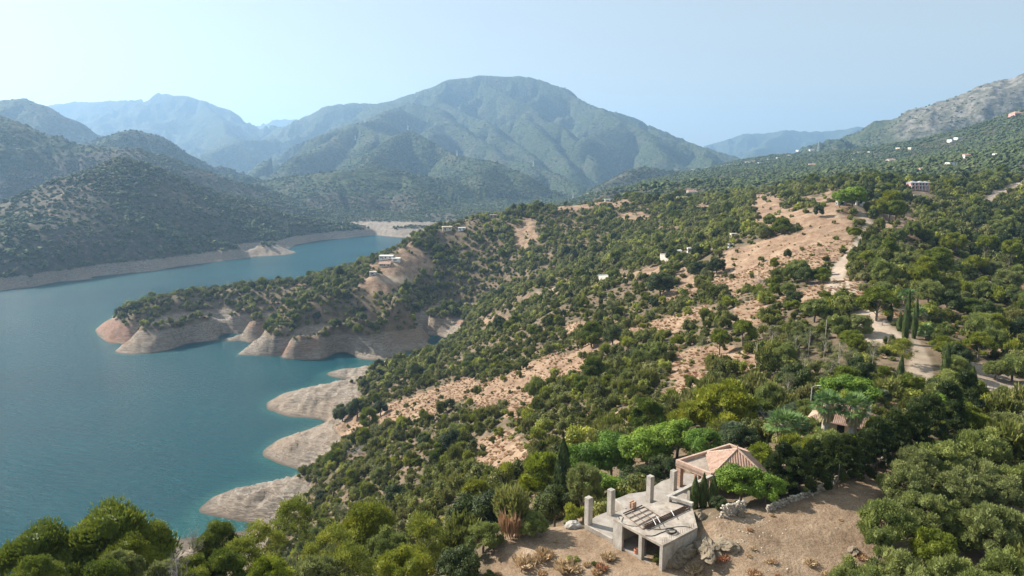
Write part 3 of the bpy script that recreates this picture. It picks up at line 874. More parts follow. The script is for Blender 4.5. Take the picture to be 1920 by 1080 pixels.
def hit(px, py, d0=25.0, d1=4000.0):
    """where the line of sight through a pixel meets the land"""
    ds = np.exp(np.linspace(math.log(d0), math.log(d1), 1600))
    x, y, w = ray(px, py)
    X, Y, Z = x / y * ds, ds, CAM_Z + w / y * ds
    g = ground_z(X, Y)
    k = np.argmax(g >= Z)
    if g[k] < Z[k]:
        k = len(ds) - 1
    return float(X[k]), float(Y[k]), float(g[k]), float(ds[k])

keep_out = []      # x, y, radius kept free of scrub
# ------------------------------------------------------------------ the unfinished concrete house
ZF, ZR, ZB = 99.0, 101.2, 101.7
g2 = lambda px, py, z: at_z(px, py, z)[:2]
def rel(pts, o):
    return [(p[0] - o[0], p[1] - o[1]) for p in pts]
A_, B_, C_, D_, E_ = g2(1150, 973, ZR), g2(1243, 1023, ZR), g2(1308, 989, ZR), g2(1297, 946, ZR), g2(1240, 937, ZR)
O = (*A_, ZF)
cp = thing('concrete_carport', 'unfinished concrete carport with open front and broad flat roof slab on the earth plot', 'carport', O)
a, b, c, d, e = [Vector(p) for p in rel([A_, B_, C_, D_, E_], O)]
Shape().prism([a, b, c, d, e], 1.98, 2.2).done('roof_slab', ROOF_CONCRETE, cp, 0.012)
Shape().prism([a + Vector((.1, .1)), b + Vector((0, .1)), c, d, e], -0.15, 0.02).done('floor_slab', CONCRETE_FLOOR, cp)
ab = (b - a); abn = ab.normalized(); bc = (c - b); ae = (e - a)
inw = Vector((-abn.y, abn.x))
f1 = a + abn * 1.0
Shape().wall(a, f1, 0.22, -0.5, 1.977, 1).done('front_wall', CONCRETE, cp, 0.01)
f2 = a + ab * 0.53
Shape().wall(f2, f2 + abn * 0.36, 0.34, -0.4, 1.977, 1).done('front_post', CONCRETE, cp, 0.01)
Shape().wall(b - abn * 0.3, b, 0.3, -0.6, 1.977, 1).done('corner_post', CONCRETE, cp, 0.01)
Shape().wall(b + inw * 0.303, c, 0.22, -0.6, 1.977, 1).done('side_wall', CONCRETE, cp, 0.01)
Shape().wall(a + inw * 0.223, e, 0.2, -0.5, 1.977, -1).done('side_wall', CONCRETE, cp, 0.01)
Shape().wall(e + Vector((.05, -.25)), d + Vector((0, -.25)), 0.2, -0.3, 1.977, -1).done('back_wall', CONCRETE, cp, 0.01)
s = Shape()     # starter bars standing along the right edge of the roof
for k in range(15):
    p = b + bc * (0.04 + 0.9 * k / 14) - bc.normalized().orthogonal() * 0 + (a - b).normalized() * 0.22
    s.tube([(p.x, p.y, 2.19), (p.x + 0.01, p.y, 2.55)], 0.011, 4)
s.done('starter_bars', RUST, cp, kind='stuff')
keep_out += [(A_[0] + 3.5, A_[1] + 1, 4.8), (14.5, 51.5, 2.5)]

# the terrace with its free standing pillars
poly = [(1096, 984), (1147, 1012), (1168, 1020), (1240, 985), (1300, 950), (1345, 925), (1345, 893), (1285, 888), (1240, 903), (1212, 922), (1180, 926), (1152, 937), (1172, 955), (1150, 963), (1139, 960), (1118, 968)]
tp = [g2(px, py, ZF) for px, py in poly]
tc = (*tp[0], ZF)
te = thing('terrace_slab', 'dusty concrete terrace behind the carport, carrying free standing pillars', 'terrace', tc)
Shape().prism(rel(tp, tc), -1.4, 0.03).done('slab', CONCRETE_FLOOR, te)
Shape().wall(rel([tp[0]], tc)[0], rel([tp[1]], tc)[0], 0.14, 0.033, 0.07, 1).done('edge_strip', CONCRETE, te)
s = Shape()
s.wall(rel([tp[11]], tc)[0], rel([tp[12]], tc)[0], 0.1, 0.033, 0.12, 1)
s.done('stairwell_edge', CONCRETE, te)
keep_out += [(10, 57, 3.6), (13, 60, 4), (17, 62, 4), (7.6, 54, 2.0)]
pill = [((1103, 983), 2.55, 'leftmost free standing white pillar at the outer end of the terrace', CONCRETE), ((1145, 965), 2.45, 'grey stained pillar between the stairwell gap and the carport', CONCRETE),
        ((1218, 940), 2.55, 'white pillar standing alone in the middle of the terrace', CONCRETE), ((1262, 918), 2.0, 'shaded pillar nearest to the pavilion', CONCRETE)]
ru = math.atan2(ab.y, ab.x)
for (pp, h, lab, mt) in pill:
    x, y = g2(*pp, ZF)
    o = Shape().box(-0.26, 0.26, -0.26, 0.26, 0.034, h).done('concrete_pillar', mt, None, 0.015)
    o.location = (x, y, ZF); o.rotation_euler = (0, 0, ru)
    tag(o, lab, 'pillar', 'free standing pillars of the terrace')
# a short brick stack
x, y = g2(1186, 953, ZF)
bt = thing('brick_stack', 'low square stack of red hollow bricks on the terrace', 'bricks', (x, y, ZF + 0.033), ru)
br_me = None
for lv in range(6):
    for i in range(4):
        if br_me is None:
            o = Shape().box(-0.13, 0.13, -0.065, 0.065, 0, 0.105).done('brick', BRICK, bt, 0.006)
            br_me = o.data
        else:
            o = link('brick', br_me, bt)
        ang = (lv % 2) * math.pi / 2
        dx, dy = (-0.15 + 0.3 * (i % 2)), (-0.075 + 0.15 * (i // 2)) * 2
        o.location = (dx * math.cos(ang) - dy * math.sin(ang), dx * math.sin(ang) + dy * math.cos(ang), lv * 0.108)
        o.rotation_euler = (0, 0, ang + 0.03 * ((i * 7 + lv * 3) % 5 - 2))

# beams on posts between carport and pavilion
p0, p1, p2 = g2(1249, 929, ZB), g2(1331, 889, ZB), g2(1298, 944, ZB)
bo = (*p0, ZF)
bf = thing('beam_frame', 'L shaped concrete beam on posts joining the carport roof to the pavilion', 'beam', bo)
q0, q1, q2 = [Vector(p) for p in rel([p0, p1, p2], bo)]
Shape().wall(q0, q1, 0.36, 2.42, 2.7, -1).done('beam', CONCRETE, bf, 0.012)
dq = (q2 - q0).normalized()
Shape().wall(q0 + dq * 0.363, q2, 0.34, 2.42, 2.69, 1).done('beam', CONCRETE, bf, 0.012)
for t_, w_ in ((0.0, 0.42), (0.47, 0.40), (0.86, 0.40)):
    q = q0 + (q1 - q0) * t_
    dd = (q1 - q0).normalized()
    Shape().wall(q, q + dd * w_, 0.33, 0.0, 2.417, -1).done('post', CONCRETE, bf, 0.012)
keep_out += [(16, 58, 3.0)]

# the pavilion: brick piers, parapet, stained deck and a tiled pyramid
U3 = Vector((0.64, -0.77)); V3 = Vector((0.77, 0.64))
PA = Vector(g2(1267, 862, ZB))
pv = thing('tiled_pavilion', 'open brick pavilion with a flat stained roof and a pinkish tiled pyramid on top', 'pavilion', (PA.x, PA.y, ZF))
loc = lambda u, v: tuple(U3 * u + V3 * v)
deck = [loc(0, 0), loc(3.98, 0), loc(8.0, 3.4), loc(4.6, 7.4), loc(1.08, 7.55)]
Shape().prism(deck, 2.15, 2.40).done('roof_deck', DIRTY_DECK, pv)
par = Shape()
par.wall(deck[0], deck[1], 0.26, 2.05, 2.72, 1)
par.done('front_parapet', PALE_TILE, pv, 0.015)
dk = Vector(deck[4]) - Vector(deck[0]); dkn = dk.normalized()
Shape().wall(Vector(deck[0]) + dkn * 0.263, Vector(deck[4]), 0.26, 2.05, 2.715, -1).done('side_parapet', PALE_TILE, pv, 0.015)
Shape().wall(deck[4], deck[3], 0.26, 2.405, 2.72, -1).done('back_parapet', PALE_TILE, pv, 0.015)
Pq, Pr, Ps, Pt = [Vector((*loc(*q), 2.42)) for q in ((0.58, 4.04), (3.98, 0.05), (8.02, 3.42), (4.62, 7.42))]
ap = (Pq + Ps) / 2; ap.z = 4.15
faces = {'left': (Pr, Pq), 'front': (Ps, Pr), 'back': (Pq, Pt), 'right': (Pt, Ps)}
for nm, (p, q) in faces.items():
    s = Shape()
    s.poly([tuple(p), tuple(q), tuple(ap)])
    s.poly([tuple(p - Vector((0, 0, .06))), tuple(q - Vector((0, 0, .06))), tuple(ap - Vector((0, 0, .06)))][::-1])
    s.done('tiled_slope', PALE_TILE, pv)
    rr = Shape(); L_ = (q - p).length; n_ = int(L_ / 0.24)
    mid_ = (p + q) / 2
    up_ = (ap - mid_)
    for k in range(n_ + 1):
        t_ = (k + 0.5) / (n_ + 1)
        st = p + (q - p) * t_
        fr = 1 - abs(2 * t_ - 1)
        if fr < 0.06: continue
        en = st + up_ * fr * 0.98
        nst = int(1 + fr * 9)
        pts = []
        for j in range(nst + 1):
            pp = st + (en - st) * (j / nst)
            pts.append((pp.x, pp.y, pp.z + 0.045))
        rr.tube(pts, 0.075, 5)
    rr.done('cover_tiles', PALE_TILE if nm != 'front' else TERRACOTTA, pv, kind='stuff')
s = Shape()
for cnr in (Pq, Pr, Ps, Pt):
    s.tube([tuple(cnr + Vector((0, 0, .07))), tuple(ap + Vector((0, 0, .08)))], 0.10, 6)
s.done('hip_tiles', PALE_TILE, pv)
Shape().tube([(ap.x, ap.y, ap.z), (ap.x, ap.y, ap.z + 0.45)], 0.05, 6).done('finial', TERRACOTTA, pv)
for (u_, v_) in ((0.05, 0.05), (2.1, 0.05), (3.4, 0.05), (0.55, 3.6), (1.1, 6.9), (4.4, 6.8), (7.4, 3.4), (4.2, 2.2)):
    q = Vector(loc(u_, v_))
    o = Shape().box(0, 0.52, 0, 0.52, 0.0, 2.04).done('brick_pier', BRICK, pv, 0.01)
    o.location = (q.x, q.y, 0); o.rotation_euler = (0, 0, math.atan2(U3.y, U3.x))
Shape().prism([Vector(p) * 0.97 + Vector((.1, .1)) for p in deck], -0.6, 0.036).done('floor', CONCRETE_FLOOR, pv)
keep_out += [(PA.x + 5, PA.y + 0.5, 6.0), (PA.x + 1.5, PA.y, 2.5), (PA.x + 6, PA.y + 3, 3.5)]

# steel and hoses lying on the carport roof
zr = ZR + 0.02
def on_roof(px, py, dz=0.05):
    p = at_z(px, py, ZR); return Vector((p[0], p[1], ZR + dz))
def rods(name, label, lines, r, mat, cat, sides=5):
    o0 = lines[0][0]
    s = Shape()
    for ln in lines:
        s.tube([tuple(p - o0) for p in ln], r, sides)
    o = s.done(name, mat)
    o.location = o0
    return tag(o, label, cat)
k1, k2, k3, k4 = on_roof(1171, 966), on_roof(1208, 951), on_roof(1241, 972), on_roof(1205, 993)
lines = [[k1, k2], [k2, k3], [k3, k4], [k4, k1]]
for t_ in (0.25, 0.5, 0.75):
    lines.append([k1.lerp(k4, t_), k2.lerp(k3, t_)])
for t_ in (0.33, 0.66):
    lines.append([k1.lerp(k2, t_), k4.lerp(k3, t_)])
rods('steel_mesh_panel', 'rusty rectangular steel frame lying on the left half of the carport roof', lines, 0.04, RUST, 'steel frame', 4)
rods('fallen_bar', 'dark bar lying along the far edge of the rusty frame', [[on_roof(1169, 965, .12), on_roof(1204, 950, .12)]], 0.06, RUST, 'steel bar')
bl = []
rngb = np.random.default_rng(5)
for k in range(11):
    s_, e_ = on_roof(1203 + 0.6 * k, 988 + 0.75 * k, 0.05 + 0.07 * (k % 3)), on_roof(1288 + 0.6 * k, 949 + 0.55 * k, 0.05 + 0.07 * (k % 3))
    a0 = rngb.random() * 0.06; a1 = 1 - rngb.random() * 0.07
    bl.append([s_.lerp(e_, a0), s_.lerp(e_, (a0 + a1) / 2), s_.lerp(e_, a1)])
rods('rebar_bundle', 'long bundle of dark steel bars lying across the carport roof', bl, 0.03, RUST, 'steel bars')
for (x0, y0, x1, y1, wd_) in ((1224, 978, 1230, 990, 'nearest the front'), (1231, 973, 1238, 986, 'in the middle'), (1258, 962, 1264, 973, 'nearest the beam')):
    rods('binding_strap', 'short pale cross piece over the steel bars, the one ' + wd_, [[on_roof(x0, y0, .26), on_roof(x1, y1, .26)]], 0.035, PALE_STEEL, 'cross piece')['group'] = 'cross pieces over the bar bundle'
ctr = on_roof(1258, 997.5, 0.03)
ring = []
for k in range(97):
    t_ = k / 96 * 4 * 2 * math.pi
    rr_ = 0.40 + 0.045 * math.sin(t_ * 0.27) + 0.02 * math.sin(t_ * 3.3)
    ring.append(ctr + Vector((rr_ * math.cos(t_), rr_ * math.sin(t_), 0.03 + k * 0.0011)))
def curve_pts(pp, dz=0.03, n_=10):
    P_ = [on_roof(*p, dz) for p in pp]
    out = []
    for i in range(len(P_) - 1):
        p0_, p1_, p2_, p3_ = P_[max(i - 1, 0)], P_[i], P_[i + 1], P_[min(i + 2, len(P_) - 1)]
        for k in range(n_):
            t_ = k / n_
            out.append(0.5 * ((2 * p1_) + (p2_ - p0_) * t_ + (2 * p0_ - 5 * p1_ + 4 * p2_ - p3_) * t_ ** 2 + (3 * p1_ - p0_ - 3 * p2_ + p3_) * t_ ** 3))
    out.append(P_[-1])
    return out
rods('coiled_hose', 'black hose coiled in a ring near the front of the carport roof', [ring, curve_pts([(1249, 996), (1238, 1000), (1225, 1005), (1210, 1005)])], 0.03, BLACK, 'hose', 6)
rods('cable', 'thin black cable curving from the hose ring to the right corner of the roof', [curve_pts([(1212, 991), (1240, 993), (1270, 988), (1292, 989), (1303, 995)])], 0.022, BLACK, 'cable')
rods('cable', 'thin dark cable looping over the front left of the carport roof', [curve_pts([(1161, 974), (1160, 968), (1168, 970), (1166, 980), (1180, 986), (1198, 987)])], 0.022, BLACK, 'cable')
rods('cable', 'thin dark cable dangling from the beam over the back of the carport roof', [curve_pts([(1263, 938), (1275, 944), (1290, 949), (1293, 957)])], 0.018, BLACK, 'cable')

# rusty drum at the front post
x, y, z, _ = hit(1193, 1041)
dr = thing('rusty_drum', 'small rusty orange drum with an open top beside the front post of the carport', 'drum', (x, y, z - 0.02))
prof = [(0.20, 0), (0.21, 0.02), (0.20, 0.16), (0.215, 0.18), (0.20, 0.20), (0.20, 0.38), (0.215, 0.40), (0.20, 0.42), (0.205, 0.56), (0.18, 0.56), (0.17, 0.12), (0.0, 0.12)]
vs = []; fs = []
for r_, z_ in prof:
    for k in range(14):
        vs.append((r_ * math.cos(k * 2 * math.pi / 14), r_ * math.sin(k * 2 * math.pi / 14), z_))
for i in range(len(prof) - 1):
    for k in range(14):
        fs.append((i * 14 + k, i * 14 + (k + 1) % 14, (i + 1) * 14 + (k + 1) % 14, (i + 1) * 14 + k))
me = mesh_from(np.array(vs), np.array(fs), 'drum', False); me.materials.append(simple_mat('orange rust', (0.30, 0.11, 0.06), (0.48, 0.22, 0.13), 5))
link('drum_body', me, dr)
Shape().tube([(0.2 * math.cos(k * .449), 0.2 * math.sin(k * .449), 0.565) for k in range(15)], 0.015, 5).done('rim', RUST, dr)

# ------------------------------------------------------------------ stones
def rock(name, x, y, z, sx, sy, sz, seed, mat, label=None, cat='rock', sub=3, rough=0.35, rz=0):
    bm = bmesh.new()
    bmesh.ops.create_icosphere(bm, subdivisions=sub, radius=1.0)
    co = np.array([v.co[:] for v in bm.verts])
    n1 = fbm(co[:, 0] * 3 + seed, co[:, 1] * 3 + co[:, 2] * 2.1, 2.0, 3, seed)
    n2 = ridged(co[:, 0] * 4 + co[:, 2] * 3, co[:, 1] * 4 - seed, 2.2, 3, seed + 3)
    k = 1 + rough * n1 + rough * 0.5 * (n2 - 0.5)
    for v, s_ in zip(bm.verts, k):
        v.co = Vector((v.co.x * s_ * sx, v.co.y * s_ * sy, max(-0.5, v.co.z) * s_ * sz))
    me = bpy.data.meshes.new(name); bm.to_mesh(me); bm.free()
    me.materials.append(mat)
    o = link(name, me); o.location = (x, y, z); o.rotation_euler = (0, 0, rz)
    if label: tag(o, label, cat)
    return o
x, y, z, _ = hit(1075, 990)
rock('boulder', x, y, z + 0.15, 0.75, 0.5, 0.45, 3, PALE_ROCK, 'white boulder at the outer corner of the terrace', 'boulder', 3)
for i, (px, py, sx, sy, sz, lab) in enumerate([(1283, 1045, 1.5, 0.8, 0.75, 'long rough yellowish rock hump right beside the dark side wall of the carport'), (1325, 1032, 1.6, 0.9, 0.55, 'broad pale rock hump in the middle of the bank'),
                                               (1362, 1026, 1.0, 0.7, 0.4, 'low pale rock at the right end of the bank'), (1312, 972, 0.6, 0.5, 0.5, 'dark rock at the back corner of the carport roof'), (1390, 968, 0.35, 0.3, 0.5, 'upright stone post next to the stone wall stub'),
                                               (1258, 1058, 0.9, 0.6, 0.6, 'rock at the foot of the side wall of the carport'), (1642, 962, 0.8, 0.5, 0.35, 'rocky lip at the bare notch of the plot'), (1600, 1035, 0.5, 0.4, 0.3, 'small rock at the plot edge beside the lowest olive')]):
    x, y, z, _ = hit(px, py)
    rock('rock_outcrop', x, y, z + 0.05, sx, sy, sz, 11 + i, ROCKM, lab, 'rock', 4, 0.5, rz=0.5 + i)

def stone_run(name, label, pts, height, size, seed, double=False):
    w = [hit(*p)[:3] for p in pts]
    o0 = w[0]
    t = thing(name, label, 'stone wall', o0)
    rng = np.random.default_rng(seed)
    bm = bmesh.new()
    for i in range(len(w) - 1):
        p, q = Vector(w[i]), Vector(w[i + 1])
        L_ = (q - p).length
        for r_ in range(int(height / (size * 0.8)) + 1):
            for k in range(int(L_ / size) + 1):
                c = p.lerp(q, min(1, (k + 0.5 * (r_ % 2) + rng.random() * 0.3) * size / L_))
                s_ = size * (0.4 + 0.3 * rng.random())
                mat_ = Matrix.Translation(c - Vector(o0) + Vector((rng.normal() * 0.04, rng.normal() * 0.05, r_ * size * 0.72 + 0.03))) @ Matrix.Rotation(rng.random() * 6, 4, 'Z') @ Matrix.Diagonal((s_ * (1 + 0.3 * rng.random()), s_, s_ * 0.75, 1))
                g_ = bmesh.ops.create_icosphere(bm, subdivisions=1, radius=1.0, matrix=mat_)
                for v in g_['verts']:
                    v.co += Vector(rng.normal(size=3) * s_ * 0.12)
    me = bpy.data.meshes.new('stones'); bm.to_mesh(me); bm.free(); me.materials.append(STONE)
    link('stones', me, t, 'stuff')
stone_run('stone_wall', 'low dry stone wall curving along the foot of the hedge', [(1438, 962), (1460, 952), (1490, 942), (1520, 929), (1545, 918), (1575, 901), (1600, 893), (1630, 881), (1655, 870)], 0.6, 0.24, 4)
stone_run('stone_wall', 'short thick stub of stone wall below the young cypresses', [(1352, 972), (1366, 970), (1382, 965), (1396, 962)], 1.15, 0.28, 6)

# ------------------------------------------------------------------ gates, posts, fences
def gate(name, label, pL, pR, h, bars, pillars=True):
    a_ = Vector(hit(*pL)[:3]); b_ = Vector(hit(*pR)[:3])
    t = thing(name, label, 'gate', a_)
    d_ = b_ - a_; L_ = d_.length
    ang = math.atan2(d_.y, d_.x)
    t.rotation_euler = (0, 0, ang)
    s = Shape()
    s.box(0, L_, -0.03, 0.03, 0.08, 0.14).box(0, L_, -0.03, 0.03, h - 0.06, h).box(-0.03, 0.03, -0.032, 0.032, 0, h).box(L_ - 0.03, L_ + 0.03, -0.032, 0.032, 0, h)
    s.done('gate_frame', STEEL, t)
    for k in range(bars):
        x_ = L_ * (k + 0.5) / bars
        Shape().box(x_ - 0.02, x_ + 0.02, -0.012, 0.012, 0.142, h - 0.062).done('bar', STEEL, t)
    if pillars:
        for x_ in (-0.32, L_ + 0.32):
            Shape().box(x_ - 0.25, x_ + 0.25, -0.25, 0.25, -0.3, h + 0.35).done('pillar', CREAM, t, 0.02)
gate('drive_gate', 'closed dark metal gate between two cream pillars across the drive', (1707, 731), (1745, 733), 1.25, 16)
gate('field_gate', 'small metal gate where the dirt track meets the bare saddle', (1600, 542), (1624, 544), 1.3, 8, False)
def fence(label, pts, h=1.2, gap=2.4, cat='fence'):
    w = [Vector(hit(*p)[:3]) for p in pts]
    t = thing('wire_fence', label, cat, w[0])
    s = Shape()
    for i in range(len(w) - 1):
        p, q = w[i], w[i + 1]; n_ = max(1, int((q - p).length / gap))
        for k in range(n_ + 1):
            c = p.lerp(q, k / n_); z_ = float(ground_z(c.x, c.y))
            Shape().tube([(c.x - w[0].x, c.y - w[0].y, z_ - 0.2 - w[0].z), (c.x - w[0].x, c.y - w[0].y, z_ + h - w[0].z)], 0.04, 5).done('fence_post', WOOD, t)
        for hh in (0.45, 0.8, 1.12):
            s.tube([tuple(p - w[0] + Vector((0, 0, hh))), tuple(q - w[0] + Vector((0, 0, hh)))], 0.012, 3)
    s.done('wires', PALE_STEEL, t)
fence('thin post and wire fence along the bare saddle left of the field gate', [(1548, 545), (1565, 544), (1582, 543), (1598, 542)])
fence('dark posts of the fence across the gravel yard', [(1845, 742), (1862, 737), (1880, 735), (1905, 738)], 1.1, 2.0)
def pole(px, py, h, label, arms=True, mat=WOOD, lamp=False, r=0.11, group=None):
    x, y, z, _ = hit(px, py)
    t = thing('street_lamp' if lamp else 'utility_pole', label, 'pole', (x, y, z), 0, group)
    Shape().tube([(0, 0, -0.3), (0, 0, h * 0.5), (0, 0, h)], [r, r * 0.85, r * 0.65], 7).done('shaft', mat, t)
    if lamp:
        s = Shape(); s.tube([(0, 0, h - 0.05), (0.35, 0.1, h + 0.12), (0.8, 0.2, h + 0.14)], 0.035, 5); s.done('arm', mat, t)
        Shape().box(0.75, 1.25, 0.1, 0.32, h + 0.08, h + 0.16).done('lamp_head', PALE_STEEL, t, 0.02)
    elif arms:
        Shape().box(-0.9, 0.9, -0.06, 0.06, h - 0.5, h - 0.36).done('crossarm', mat, t)
        for x_ in (-0.8, 0, 0.8):
            Shape().tube([(x_, 0, h - 0.358), (x_, 0, h - 0.2)], 0.05, 6).done('insulator', PALE_STEEL, t)
pole(1518, 782, 4.2, 'pale lamp post with a flat head left of the tiled roof', lamp=True, mat=PALE_STEEL, r=0.07)
pole(1417, 690, 5, 'pale bare pole standing among the sparse trees above the pines', arms=False, mat=PALE_BARK, r=0.10)
pole(1546, 652, 6, 'thin white pole in the pale poplar grove', arms=False, mat=PALE_BARK, r=0.08)
pole(1571, 690, 5, 'second thin white pole lower in the pale poplar grove', arms=False, mat=PALE_BARK, r=0.08)
pole(1847, 745, 2.3, 'dark gate post standing in the gravel yard', arms=False, mat=STEEL, r=0.08)
pole(1611, 632, 2.5, 'short white post at the bend of the dirt lane', arms=False, mat=PALE_STEEL, r=0.06)
pole(1570, 918, 2.4, 'thin stake on the shaded part of the earth plot', arms=False, mat=WOOD, r=0.04)
pole(1289, 368, 9, 'thin mast beside the white hilltop house', arms=False, mat=PALE_STEEL, r=0.12)
for i, (px, py, wd) in enumerate([(1345, 362, 'utility pole on the ridge right of the white hilltop house'), (1551, 352, 'pole standing left of the green knoll'), (1675, 300, 'pole among the gardens below the rocky mountain foot'), (1729, 278, 'pole nearest the rocky mountain'),
                                  (1772, 300, 'pole left of the pair above the white villas'), (1798, 296, 'pole right of the pair above the white villas'), (1833, 286, 'pole at the upper right among dark trees'), (1786, 302, 'short pole between the pair')]):
    pole(px, py, 9 if i < 2 else 13, wd, r=0.14 if i < 2 else 0.2)

def pylon(px, py, h, label, d=None, name='pylon'):
    if d is None: x, y, z, _ = hit(px, py, 500, 9000)
    else:
        x, y, _ = at_d(px, py, d); z = float(ground_z(x, y))
    t = thing(name, label, name if name != 'pylon' else 'pylon', (x, y, z), 0.4)
    s = Shape(); w_ = h * 0.10
    for sx in (-1, 1):
        for sy in (-1, 1):
            s.tube([(sx * w_, sy * w_, -2), (sx * w_ * 0.3, sy * w_ * 0.3, h * 0.75), (0, 0, h)], h * 0.012, 4)
    for k in range(7):
        z0_, z1_ = h * k / 8, h * (k + 1) / 8
        a_, b_ = w_ * (1 - 0.9 * k / 8), w_ * (1 - 0.9 * (k + 1) / 8)
        for sg in (-1, 1):
            s.tube([(-a_, sg * a_, z0_), (b_, sg * b_, z1_)], h * 0.006, 3); s.tube([(a_, sg * a_, z0_), (-b_, sg * b_, z1_)], h * 0.006, 3)
            s.tube([(sg * a_, -a_, z0_), (sg * b_, b_, z1_)], h * 0.006, 3)
    s.done('lattice', PALE_STEEL, t)
    if name == 'pylon':
        for zz_, ww in ((0.72, 0.24), (0.84, 0.2)):
            Shape().box(-h * ww, h * ww, -h * 0.01, h * 0.01, h * zz_, h * (zz_ + 0.02)).done('crossarm', PALE_STEEL, t)
pylon(1534, 283, 36, 'tall white lattice mast on the wooded village ridge', 2250, 'radio_mast')
for px, py, d_, wd in [(765, 245, 2950, 'pylon on the pointed green peak before the great mountain'), (666, 255, 3200, 'pylon on the shoulder left of the pointed green peak'), (857, 292, 2600, 'pylon on the low ridge with the reddish cuts'), (1000, 316, 3000, 'pylon low on the great mountain flank'),
                       (1075, 330, 2100, 'pylon at the left end of the cliff'), (1292, 284, 3300, 'left pylon of the pair at the far right mountain foot'), (1312, 283, 3300, 'right pylon of the pair at the far right mountain foot')]:
    pylon(px, py, 24, wd, d_)

# ------------------------------------------------------------------ houses
def house(px, py, w_px, label, h=3.0, depth_ratio=0.7, mat=WHITE, roof='flat', rot=0.3, windows=3, storeys=1, name='white_house', cat='house', group=None, d=None, roof_mat=None, lift=0.0):
    if d is None:
        x, y, z, dd = hit(px, py)
    else:
        x, y, _ = at_d(px, py, d); z = float(ground_z(x, y)); dd = d
    W = w_px * dd / FOCAL; D = W * depth_ratio
    z += lift
    t = thing(name, label, cat, (x, y + D * 0.3, z), rot, group)
    H = h * storeys
    Shape().box(-W / 2, W / 2, -D / 2, D / 2, -3.5, H).done('wall', mat, t)
    wm = Shape().box(-0.5, 0.5, -0.05, 0.06, -0.55, 0.55)
    win0 = None
    def window(x_, y_, z_, rz, sx=1.0, sz=1.0):
        nonlocal win0
        if win0 is None:
            win0 = (Shape().box(-0.5, 0.5, -0.06, 0.0, -0.55, 0.55), )
            me_f = Shape()
            for bx in ((-0.56, 0.56, 0.55, 0.62), (-0.56, 0.56, -0.62, -0.55)):
                me_f.box(bx[0], bx[1], -0.1, 0.0, bx[2], bx[3])
            for bx in ((-0.56, -0.5), (0.5, 0.56)):
                me_f.box(bx[0], bx[1], -0.1, 0.0, -0.55, 0.55)
            fo = me_f.done('window', mat, t); po = win0[0].done('pane', GLASS, fo)
            win0 = (fo.data, po.data)
        else:
            fo = link('window', win0[0], t); po = link('pane', win0[1], fo)
        fo.location = (x_, y_, z_); fo.rotation_euler = (0, 0, rz); fo.scale = (sx, 1, sz)
    wm.bm.free()
    for st in range(storeys):
        zc = st * h + h * 0.52
        for k in range(windows):
            x_ = -W / 2 + W * (k + 0.5) / windows
            window(x_, -D / 2 - 0.001, zc, 0, min(1.3, W / windows / 2.0), 1.0)
        window(-W / 2 - 0.001, 0, zc, -math.pi / 2, 1, 1)
    Shape().box(-W * 0.2 - 0.45, -W * 0.2 + 0.45, -D / 2 - 0.05, -D / 2 + 0.02, 0.0, 2.05).done('door', WOOD, t)
    rm = roof_mat or (TERRACOTTA if roof != 'flat' else mat)
    if roof == 'flat':
        s = Shape(); o_ = 0.12
        s.box(-W / 2 - o_, W / 2 + o_, -D / 2 - o_, D / 2 + o_, H + 0.002, H + 0.25)
        s.done('roof', rm, t)
    else:
        s = Shape(); o_ = 0.45; hh = D * 0.28
        c4 = [(-W / 2 - o_, -D / 2 - o_), (W / 2 + o_, -D / 2 - o_), (W / 2 + o_, D / 2 + o_), (-W / 2 - o_, D / 2 + o_)]
        inset = D / 2 if roof == 'hip' else 0
        r1, r2 = (-W / 2 + inset, 0, H + hh), (W / 2 - inset, 0, H + hh)
        b4 = [(*c, H + 0.003) for c in c4]
        s.poly([b4[0], b4[1], r2, r1]); s.poly([b4[2], b4[3], r1, r2]); s.poly([b4[1], b4[2], r2]); s.poly([b4[3], b4[0], r1]); s.poly(b4[::-1])
        bmesh.ops.remove_doubles(s.bm, verts=s.bm.verts, dist=0.001)
        s.done('roof', rm, t)
        o = Shape().box(W * 0.2, W * 0.2 + 0.5, -0.25, 0.25, H + hh * 0.3, H + hh + 0.6).done('chimney', mat, t)
    keep_out.append((x, y + D * 0.3, max(W, D) * 0.62))
    keep_out.append((x * 0.985, y * 0.985, max(W, D) * 0.5))
    return t
# hidden tiled house by the palms
x, y, zt = at_z(1574, 766, 103.0)
tX, tY = 37.6, 75.0
tg = float(ground_z(tX, tY))
th = thing('tiled_house', 'low house with a pinkish hipped tile roof half hidden behind the fan palms', 'house', (tX + 0.9, tY, tg), -0.62, None, (0.78, 0.78, 0.96))
HW = 101.3 - tg
Shape().box(-4.2, 4.2, -3.0, 3.0, -1.0, HW).done('wall', CREAM, th)
s = Shape(); b4 = [(-4.6, -3.4, HW + .004), (4.6, -3.4, HW + .004), (4.6, 3.4, HW + .004), (-4.6, 3.4, HW + .004)]; r1, r2 = (-0.9, 0, HW + 1.7), (0.9, 0, HW + 1.7)
s.poly([b4[0], b4[1], r2, r1]); s.poly([b4[2], b4[3], r1, r2]); s.poly([b4[1], b4[2], r2]); s.poly([b4[3], b4[0], r1]); s.poly(b4[::-1])
rf = s.done('roof', PALE_TILE, th)
s = Shape()
for k in range(37):
    x_ = -4.5 + 0.25 * k
    for sg in (-1, 1):
        fr = min(1.0, (4.6 - abs(x_)) / 3.7) if abs(x_) > 0.9 else 1.0
        s.tube([(x_, sg * 3.4, HW + 0.05), (x_, sg * 3.4 * (1 - fr), HW + 0.05 + 1.7 * fr)], 0.07, 4)
